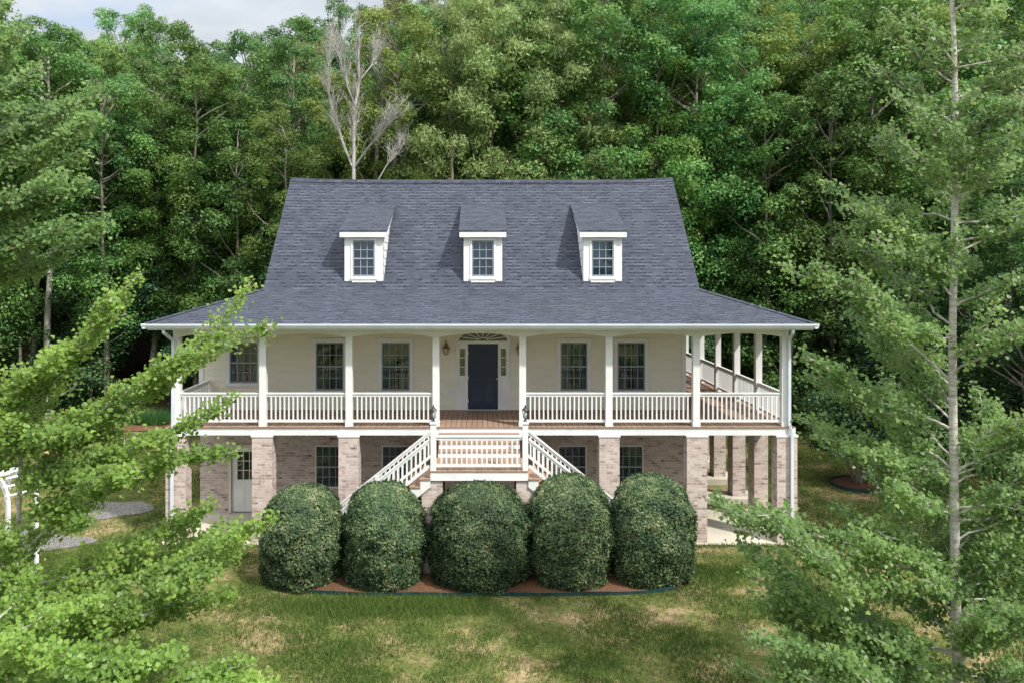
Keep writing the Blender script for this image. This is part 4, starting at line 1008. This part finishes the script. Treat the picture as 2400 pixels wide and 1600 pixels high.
# left small tree: leader tip at (47,813)
D1 = 13.0
tk2 = [at(30, 1700, D1)]+[at(x, y, D1) for x, y in ((32,1600),(38,1400),(44,1200),(50,1050),(52,930),(47,813))]
tk2[0] = tk2[1].copy(); tk2[0][2] = -.05
br = []
for (px, py, dd, dr_) in ((645,768,.2,2.6), (590,660,1.2,3.2), (545,930,-.2,1.7), (320,648,.8,1.9), (255,700,-.6,1.6), (548,1058,-.6,1.9), (500,1170,.5,1.4), (640,1215,-.3,1.8), (590,1250,.8,1.5), (330,1120,-.9,.2),
        (430,1375,-.9,.7), (545,1395,-.5,1.0), (560,1300,.5,1.3), (345,1440,-1.2,.6), (225,800,.2,1.1), (130,830,-.8,.8), (180,900,1.0,.6), (100,850,.3,.7), 
        (270,1330,-.3,.6), (150,1370,.6,.5), (140,1010,-1.0,.5), (200,960,-.4,.6), (120,950,.7,.4), (60,880,-.9,.4), (20,900,.7,.4), (160,1100,-.6,.4), (150,1000,.3,.3), (185,1075,.6,.4), (175,1200,.3,.4), (95,1250,.8,.3), (215,1180,-.7,.5), (15,1000,.9,.3), (10,1270,.6,.3), (200,1010,-1.1,.4), (250,1290,.9,.6)):
    add_br(tk2, px, py, dd, dr_, D1)
for k in range(40):
    z = .9+rngb.uniform(0, 1)*4.8
    if 3.0 < z < 4.4: z += 1.3
    u = (z-.8)/5.6; az = R(rngb.uniform(150, 300)); Ln = (1.9-1.2*u)*rngb.uniform(.7, 1.1); o = on_trunk(tk2, z)
    br.append((o, o+np.array([math.cos(az), math.sin(az)*.8, rngb.uniform(.1, .5)])*Ln, .016))
for k in range(34):
    z = .8+k*.155
    if 3.3 < z < 4.6: continue
    o = on_trunk(tk2, z); az = R(rngb.uniform(215, 325)); br.append((o, o+np.array([math.cos(az)*.5, math.sin(az)*.6, rngb.uniform(.0, .4)])*rngb.uniform(.6, 1.1), .010))
n2 = ginkgo('ginkgo_tree', 'low spreading ginkgo whose branches reach over the left end of the porch', tk2, br, 22, LGINK, dens=.74, tr=.5, sec=.9, leafsize=.073)
# upper left tree, trunk outside the frame
D2 = 12.6
tk3 = [at(-190, 1700, D2)]+[at(x, y, D2) for x, y in ((-190,1500),(-185,1200),(-180,900),(-180,600),(-175,300),(-175,0),(-170,-300))]
tk3[0][2] = -.05
br = []
for (px, py, dd, dr_) in ((232,222,.2,1.6), (222,285,-.5,1.3), (205,365,.7,1.4), (190,430,-.3,1.0), (243,512,.4,1.2), (175,520,-.8,.8), (150,330,.2,1.0), (120,250,.9,1.2), (95,150,-.4,1.2), (60,60,.3,1.0), (100,470,.9,.8), (60,540,-.5,.6),
        (30,130,.8,.9), (140,420,-1.0,.9), (60,380,.3,.8), (30,270,-.8,.8), (40,460,1.2,.5), (20,10,.2,.9), (165,240,1.2,1.3)):
    add_br(tk3, px, py, dd, dr_, D2)
for k in range(16):
    z = 5+rngb.uniform(0, 1)*7; az = R(rngb.uniform(90, 270)); o = on_trunk(tk3, z); br.append((o, o+np.array([math.cos(az), math.sin(az), rngb.uniform(.1, .4)])*rngb.uniform(1.0, 2.2), .016))
n3 = ginkgo('ginkgo_tree', 'leafy ginkgo limbs entering at the upper left corner', tk3, br, 23, LGINK2, dens=.95, leafsize=.07)
# low young one at the bottom left
D3 = 11.0
tk4 = [at(-40, 2300, D3)]+[at(x, y, D3) for x, y in ((-38,1900),(-30,1700),(-20,1550),(-10,1420))]
tk4[0][2] = -.05
br = []
for (px, py, dd, dr_) in ((350,1560,.3,.7), (640,1598,.5,1.3), (560,1560,1.0,1.3), (470,1590,.2,1.0), (250,1480,.8,.7), (200,1540,-.5,.4), (120,1430,.1,.4), (60,1500,-.6,.4), (330,1500,1.0,.8), (150,1590,.3,.3), (420,1540,-.3,.9), (90,1330,.7,.5), (230,1400,.5,.8), (30,1420,.4,.3), (300,1620,-.4,.4), (520,1630,0,.7)):
    add_br(tk4, px, py, dd, dr_, D3)
n4 = ginkgo('ginkgo_tree', 'young bright ginkgo filling the bottom left corner', tk4, br, 24, LGINK, dens=.9, leafsize=.075, tr=.6)
print('ginkgo leaves', n1, n2, n3, n4)

# ------------------------------------------------------------------ forest trees
LM = {
 'oak': leaf_mat('oak_leaves', [(00.036,00.087,00.026), (00.064,00.146,00.036), (00.109,00.218,00.051), (00.200,00.309,00.082)], trans=.3, obj_var=.55),
 'maple': leaf_mat('maple_leaves', [(00.036,00.109,00.040), (00.064,00.182,00.058), (00.118,00.273,00.073), (00.200,00.364,00.091)], trans=.35, obj_var=.55),
 'yellow': leaf_mat('yellow_green_leaves', [(.060,.120,.030), (.100,.180,.042), (.160,.250,.058), (.240,.330,.080)], trans=.4, obj_var=.6),
 'willow': leaf_mat('grey_green_leaves', [(00.073,00.122,00.035), (00.130,00.195,00.057), (00.212,00.277,00.090), (00.342,00.390,00.163)], trans=.3, obj_var=.6),
 'teal': leaf_mat('dark_teal_leaves', [(.022,.065,.030), (.040,.105,.042), (.070,.155,.056), (.110,.210,.070)], trans=.25, obj_var=.5),
}
def proto(kind, seed, Ht, Rc, base, shape=DIAMOND, lsize=.175, nclump=120, nleaf=560, bark=BARK, csize=(.5,1.0), droop=0, trunk_r=.17, limbs=12):
    rng = np.random.default_rng(seed); e = bpy.data.objects.new('forest_tree', None)
    wood = MB(); n = 10; tz = np.linspace(-.8, Ht*.9, n); wob = np.cumsum(rng.normal(0, .10, (n, 2)), axis=0)*(Ht/16); T = np.stack([wob[:,0], wob[:,1], tz], 1)
    wood.tube(T, np.linspace(trunk_r, .03, n), 8)
    cl = []
    for i in range(nclump):
        t = (i+rng.uniform())/nclump; z = base+(Ht-base)*t
        prof = math.sin(math.pi*(.13+t*.74))**.7
        r = Rc*prof*math.sqrt(rng.uniform(.12, 1)); a = rng.uniform(0, 2*math.pi)
        ax = np.array([np.interp(z, tz, T[:,0]), np.interp(z, tz, T[:,1])])
        cl.append((ax[0]+r*math.cos(a), ax[1]+r*math.sin(a), z, rng.uniform(*csize)*(1-.35*t)))
    P = []; Nn = []
    for (x, y, z, s) in cl:
        m = int(nleaf*(s/1.0)**1.6); d = rng.normal(size=(m, 3)); d /= np.linalg.norm(d, axis=1, keepdims=True); flip = rng.uniform(0, 1, m) < .6; d[:, 2] = np.where(flip, np.abs(d[:, 2]), d[:, 2])
        rr = s*(rng.uniform(.2, 1, m)**.5)*(1+.35*vnoise(d[:,0]*2+x, d[:,1]*2+z, 2.0, seed))
        p = d*rr[:, None]*np.array([1, 1, .78])+np.array([x, y, z])
        P.append(p); nn = d*.7+np.array([0, 0, .55])+rng.normal(0, .45, (m, 3)); Nn.append(nn)
        if rng.uniform() < limbs/nclump*2.2:
            zt = max(.5, z-rng.uniform(.8, 2.2)); o = np.array([np.interp(zt, tz, T[:,0]), np.interp(zt, tz, T[:,1]), zt]); c = curve(o, (x, y, z), rng, .12, 6)
            wood.tube(c, np.linspace(.055, .012, 6), 5, cap=False)
    P = np.concatenate(P); Nn = np.concatenate(Nn)
    if droop: Nn[:, 2] *= .3
    me = leaves_mesh('crown', P, Nn, rng.uniform(.65, 1.15, len(P))*lsize, shape, LM[kind], rng, .2)
    if droop: pass
    wm = wood.mesh('trunk', bark)
    return (wm, me, Ht)
PR = {
 'oak': [proto('oak', 31, 17, 3.1, 3.5), proto('oak', 32, 19, 3.5, 5), proto('oak', 33, 15, 3.0, 2.5)],
 'maple': [proto('maple', 34, 16, 2.8, 3, lsize=.16, nleaf=620), proto('maple', 35, 18, 3.2, 4.5, lsize=.16, nleaf=620)],
 'yellow': [proto('yellow', 36, 18, 3.1, 5, lsize=.155, nleaf=620), proto('yellow', 37, 15, 2.6, 4, lsize=.155, nleaf=620)],
 'willow': [proto('willow', 38, 18, 3.0, 4.5, shape=LONG, lsize=.235, nleaf=700, droop=1), proto('willow', 39, 16, 2.6, 4, shape=LONG, lsize=.225, nleaf=700, droop=1)],
 'teal': [proto('teal', 40, 9, 2.6, .6, nclump=46, lsize=.19, trunk_r=.08), proto('teal', 41, 5.5, 2.1, .3, nclump=34, lsize=.17, trunk_r=.06, csize=(.6,1.1)), proto('oak', 42, 4.2, 1.9, .2, nclump=30, lsize=.17, trunk_r=.05, csize=(.5,1.0))],
 'pale': [proto('oak', 43, 19, 2.8, 8.5, bark=BARKW, trunk_r=.2)],
}
KINDLAB = {'oak': 'dark green broadleaf tree', 'maple': 'mid green leafy tree', 'yellow': 'bright yellow green tree', 'willow': 'narrow leaved grey green tree',
           'teal': 'low dark bushy tree', 'pale': 'slender tree with a bare pale trunk'}
ZONES = [(150, 'at the far left edge'), (330, 'left of the left eave'), (500, 'behind the left eave'), (680, 'left of the roof peak'), (900, 'above the left dormer'), (1020, 'between left and middle dormers'),
    (1260, 'above the middle dormer'), (1400, 'between middle and right dormers'), (1580, 'above the right dormer'), (1750, 'just right of the ridge'), (1950, 'beyond the right eave'), (2150, 'left of the ginkgo trunk'), (2300, 'behind the pale ginkgo trunk'), (9e9, 'at the far right edge')]
ROWS = [(15.5, 'at wood edge'), (18.4, 'in front row'), (22.2, 'in second row'), (27, 'in third row'), (33, 'in fourth row'), (41, 'in fifth row'), (51, 'in sixth row'), (99, 'in last row')]
fr = random.Random(99)
def tree(kind, x, y, sc=1.0, label=None, group=None, i=None, zsc=1.0, z=None, name='forest_tree'):
    wm, cm, Ht = PR[kind][fr.randrange(len(PR[kind])) if i is None else i]
    e = bpy.data.objects.new(name, None); C.objects.link(e); e.location = (x, y, float(height(x, y)) if z is None else z)
    e.rotation_euler = (0, 0, fr.uniform(0, 6.28)); e.scale = (sc, sc, sc*zsc)
    if label is None:
        s = (x)/(y+CAMD)*F+1133
        zone = next(z for lim, z in ZONES if s < lim)
        row = next(z for lim, z in ROWS if y < lim); siz = 'broad ' if sc > 1 else ('slim ' if sc < .84 else '')
        label = f'{siz}{KINDLAB[kind]} {row} {zone}'
    tag(e, label, 'tree' if kind != 'teal' or sc > .8 else 'tree', group or 'trees of the wood behind the house')
    for nm, m in (('trunk', wm), ('crown', cm)):
        o = bpy.data.objects.new(nm, m); C.objects.link(o); o.parent = e
    return e
rows = [(16.5, 2.6, -25, 29), (20.0, 2.8, -28, 32), (24.5, 3.1, -31, 36), (30.0, 3.5, -35, 40), (37.0, 4.0, -40, 45), (46.0, 4.8, -46, 52), (56.0, 5.6, -52, 58)]
count = 0
TX = [-200, 0, 50, 75, 180, 195, 250, 310, 330, 370, 460, 480, 640, 665, 700, 770, 800, 900, 935, 1000, 2600]
TYY = [-90, -60, 20, 52, 42, 5, -10, 0, 42, 30, 62, 78, 66, 30, 0, -5, 22, 5, -40, -120, -140]
for ri, (Y, dx, X0, X1) in enumerate(rows):
    x = X0+fr.uniform(0, dx)
    while x < X1:
        y = Y+fr.uniform(-1.5, 1.5); s = x/(y+CAMD)*F+1133
        if s < 640: ks = ['oak']*5+['maple']*4+['yellow']
        elif s < 1000: ks = ['oak']*3+['maple']*3+['yellow']*2+['willow']
        elif s < 1500: ks = ['willow']*5+['yellow']+['maple']*2+['oak']*2
        elif s < 1750: ks = ['yellow']*2+['maple']*4+['oak']*2
        else: ks = ['oak']*4+['maple']*3+['yellow']*2+['willow']
        k = fr.choice(ks)
        if y < 21 and (40 < s < 165 or 318 < s < 400): x += dx*.5; continue
        ty = max(np.interp(s+d_, TX, TYY) for d_ in (-55, -25, 0, 25, 55))+(fr.uniform(0, 45) if ri > 2 else fr.uniform(10, 260 if s > 700 else 200))
        Hw = CAMZ+(630-ty)/F*(y+CAMD)-float(height(x, y)); sc = Hw/17.8
        w_ = min(1.1, max(.75, sc*fr.uniform(.85, 1.0)))
        tree(k, x, y, w_, zsc=sc/w_); count += 1
        x += dx*fr.uniform(.8, 1.2)
# understory along the wood edge
for Y, dx in ((14.6, 2.7), (18.0, 3.2), (22.5, 4.2)):
    x = -24
    while x < 30:
        y = Y+fr.uniform(-.8, .8); s = x/(y+CAMD)*F+1133
        if not (Y < 15 and (s < 470 or 1640 < s < 1830)) and not (Y < 19 and 300 < s < 430): tree('teal', x, y, fr.uniform(.7, 1.05)); count += 1
        x += dx*fr.uniform(.8, 1.25)
# right side thicket beyond the lawn; some trees out of view, added for shade
for (x, y, k, sc, i, lab) in ((17.8,8.6,'teal',.8,1,'low dark bush behind the ringed tree on the right lawn'), (19.6,5.5,'teal',.85,0,'dark bushy tree right of the ringed tree'), (18.2,11.5,'teal',.9,0,'dark bushy tree at the foot of the right mulch bank'),
        (21,9,'oak',.75,2,'mid sized oak behind the dark bushes on the right'), (22.5,4,'maple',.7,0,'mid green leafy tree right of the ginkgo trunk'), (20.8,2.0,'teal',.9,1,'low bush at the right frame edge beyond the ginkgo'), (19.0,-.5,'teal',.7,2,'lowest round bush at the right edge of the lawn'),
        (24,7,'oak',.8,0,'tall dark oak at the far right edge'), (17.5,-3,'maple',.75,0,'unseen leafy tree nearest the front lawn added to shade the right lawn'), (18.5,-5,'oak',.8,0,'unseen dark oak in front of the right thicket added to shade the lawn'), (21.5,-2.5,'oak',.85,1,'unseen tall oak amid the right thicket added to shade the lawn'),
        (19,2.0,'maple',.7,1,'green leafy tree overhanging the right lawn'), (24.5,1,'oak',1.0,1,'unseen tall oak at the outer right added to shade the lawn'), (16.4,12.6,'teal',.55,1,'small dark bush beside the curved teal edging'), (23,0,'maple',.7,1,'leafy tree behind the lowest round bush at right'),
        (21.8,13,'oak',.8,1,'tall dark oak above the right mulch bank'), (26,12,'willow',.85,0,'narrow leaved grey green tree at the upper right edge')):
    tree(k, x, y, sc, i=i, label=lab, group='thicket right of the lawn'); count += 1
# left side
for (x, y, k, sc, i, lab) in ((-22.5,8,'teal',.9,0,'dark bushy tree at the left edge of the lawn'), (-24,12,'oak',.8,2,'oak behind the dark bush at the left edge'), (-19.5,16.8,'teal',.8,0,'dark bush behind the tree stump on the left lawn'),
        (-25,4,'oak',.7,0,'dark oak nearest the left edge of the frame')):
    tree(k, x, y, sc, i=i, label=lab, group='trees left of the lawn'); count += 1
tree('pale', (110-1133)/F*38, 16.2, 1.0, label='tree with a tall pale bare trunk standing clear at far left')
tree('pale', (68-1133)/F*40, 18.2, .95, label='thinner pale trunk just left of the tall pale one')
tree('pale', (352-1133)/F*40.5, 18.7, .9, label='tree with a pale trunk behind the mulch island at left')
tree('pale', (1250-1133)/F*39, 17.2, .95, label='tree with a grey trunk rising behind the middle of the roof ridge')
tree('pale', (1925-1133)/F*40, 18.2, .95, label='tree with a grey trunk close to the right side of the roof')
print('forest', count)
same = {}
for o in C.objects:
    if o.name.startswith('forest_tree') and not o.parent: same.setdefault(o['label'], []).append(o)
for lab, os_ in same.items():
    if len(os_) > 1:
        os_.sort(key=lambda o: o.location.x/(o.location.y+CAMD))
        ws = {2: ('left of two: ', 'right of two: '), 3: ('leftmost of three: ', 'middle of three: ', 'rightmost of three: ')}.get(len(os_))
        if ws:
            for o, w_ in zip(os_, ws): o['label'] = (w_+lab)
# bare dead tree behind the ridge
def bare(label, px, D, seed, lims, name='bare_tree'):
    rng = np.random.default_rng(seed); x0 = (px-1133)/F*D; y0 = D-CAMD; z0 = float(height(x0, y0)); e = empty(name, (x0, y0, z0), label=label, cat='bare tree'); o = np.array([x0, y0, z0])
    m = MB(); tw = MB()
    for pts, r in lims:
        P = np.array([at(a, b, D+c)-o for a, b, c in pts]); 
        if r > .12: P = np.concatenate([[np.array([0,0,-.3])], P])
        m.tube(P, np.linspace(r, r*.25, len(P)), 8, cap=False)
        L_ = 0
        for k in range(int(8+len(pts)*9)):
            i = rng.integers(1, len(P)-1) if len(P) > 2 else 0; u = rng.uniform(); p = P[i]+(P[i+1]-P[i])*u; d = (P[i+1]-P[i]); d /= np.linalg.norm(d)
            if (p+o)[2] < 9.5: continue
            q = d*1.2+np.array([0,0,.5])+rng.normal(0, .34, 3); q /= np.linalg.norm(q); ln = rng.uniform(.5, 1.3); c = curve(p, p+q*ln, rng, .15, 6); tw.tube(c, np.linspace(.013, .004, 6), 4, cap=False)
            for kk in range(4):
                s = c[rng.integers(2, 6)]; q2 = q+rng.normal(0, .5, 3); q2 /= np.linalg.norm(q2); c2 = curve(s, s+q2*ln*.5, rng, .15, 4); tw.tube(c2, np.linspace(.007, .003, 4), 3, cap=False)
    m.build('trunk', DEADW, e, weld=True, smooth=True); tw.build('twigs', DEADW, e)
bare('bare dead tree with white forking limbs behind the roof ridge', 828, 33.6, 5, [
    ([(828,470,0),(829,420,0),(829,330,0),(832,250,0),(842,195,0),(840,140,0),(842,60,0)], .095),
    ([(826,390,0),(805,340,.3),(790,290,.5),(775,240,.6),(766,200,.6),(772,120,.7),(775,80,.7)], .06),
    ([(830,395,0),(860,350,-.4),(900,305,-.8),(915,285,-.9)], .045), ([(842,190,0),(870,155,.5),(880,135,.6)], .035), ([(832,250,0),(815,205,-.5),(800,150,-.6),(790,110,-.6)], .035)])
bare('bare leaning sapling low over the right of the dead tree', 880, 35.0, 6, [([(885,425,0),(905,390,0),(925,365,.2),(938,340,.4)], .03)], name='bare_sapling')
bare('dark trunked leafless tree right of the white dead tree', 885, 38.5, 7, [([(880,430,0),(885,330,0),(895,280,0),(897,190,0),(900,90,0)], .13)])
# small multi stemmed tree in the ring
rng = np.random.default_rng(8); e = empty('small_tree', (RX, RYY, z0), label='small multi stemmed tree standing in the ringed mulch bed on the right lawn', cat='tree')
m = MB()
P = []; Nn = []
for k in range(6):
    a = k*1.05; top = np.array([math.cos(a)*1.1, math.sin(a)*1.1, 2.3+rng.uniform(-.3, .4)]); c = curve((math.cos(a)*.08, math.sin(a)*.08, 0), top, rng, .1, 8); m.tube(c, np.linspace(.045, .012, 8), 6, cap=False)
for k in range(46):
    a = rng.uniform(0, 6.28); r = 1.5*math.sqrt(rng.uniform()); c = np.array([r*math.cos(a), r*math.sin(a), rng.uniform(1.7, 3.6)-.25*r]); n = 230; d = rng.normal(size=(n, 3)); d /= np.linalg.norm(d, axis=1, keepdims=True)
    P.append(c+d*np.array([.5, .5, .28])*rng.uniform(.3, 1, (n, 1))**.5); Nn.append(d*.5+[0,0,.7]+rng.normal(0, .4, (n, 3)))
P = np.concatenate(P); Nn = np.concatenate(Nn)
m.build('trunk', BARK, e); o = bpy.data.objects.new('crown', leaves_mesh('crown', P, Nn, rng.uniform(.08, .14, len(P)), OVAL, LM['teal'], rng)); C.objects.link(o); o.parent = e
# leafy plant on the left mulch island
hz = float(height(-16.2, 14.9)); e = empty('leafy_plant', (-15.9, 14.9, hz+.1), label='clump of green strap leaves on the left mulch island', cat='plant')
n = 900; a = rng.uniform(0, 6.28, n); r = rng.uniform(0, .75, n)**.8; x = 1.2*r*np.cos(a); y = .7*r*np.sin(a); hgt = rng.uniform(.3, .75, n); t = rng.uniform(0, 6.28, n); ln = rng.uniform(.1, .4, n)
V = np.stack([np.stack([x-.025*np.cos(t), y-.025*np.sin(t), 0*x], 1), np.stack([x+.025*np.cos(t), y+.025*np.sin(t), 0*x], 1), np.stack([x+ln*np.cos(a), y+ln*np.sin(a), hgt], 1)], 1).reshape(-1, 3)
o = bpy.data.objects.new('foliage', raw_mesh('foliage', V, np.arange(len(V)).reshape(-1, 3), 3, LM['maple'])); C.objects.link(o); o.parent = e
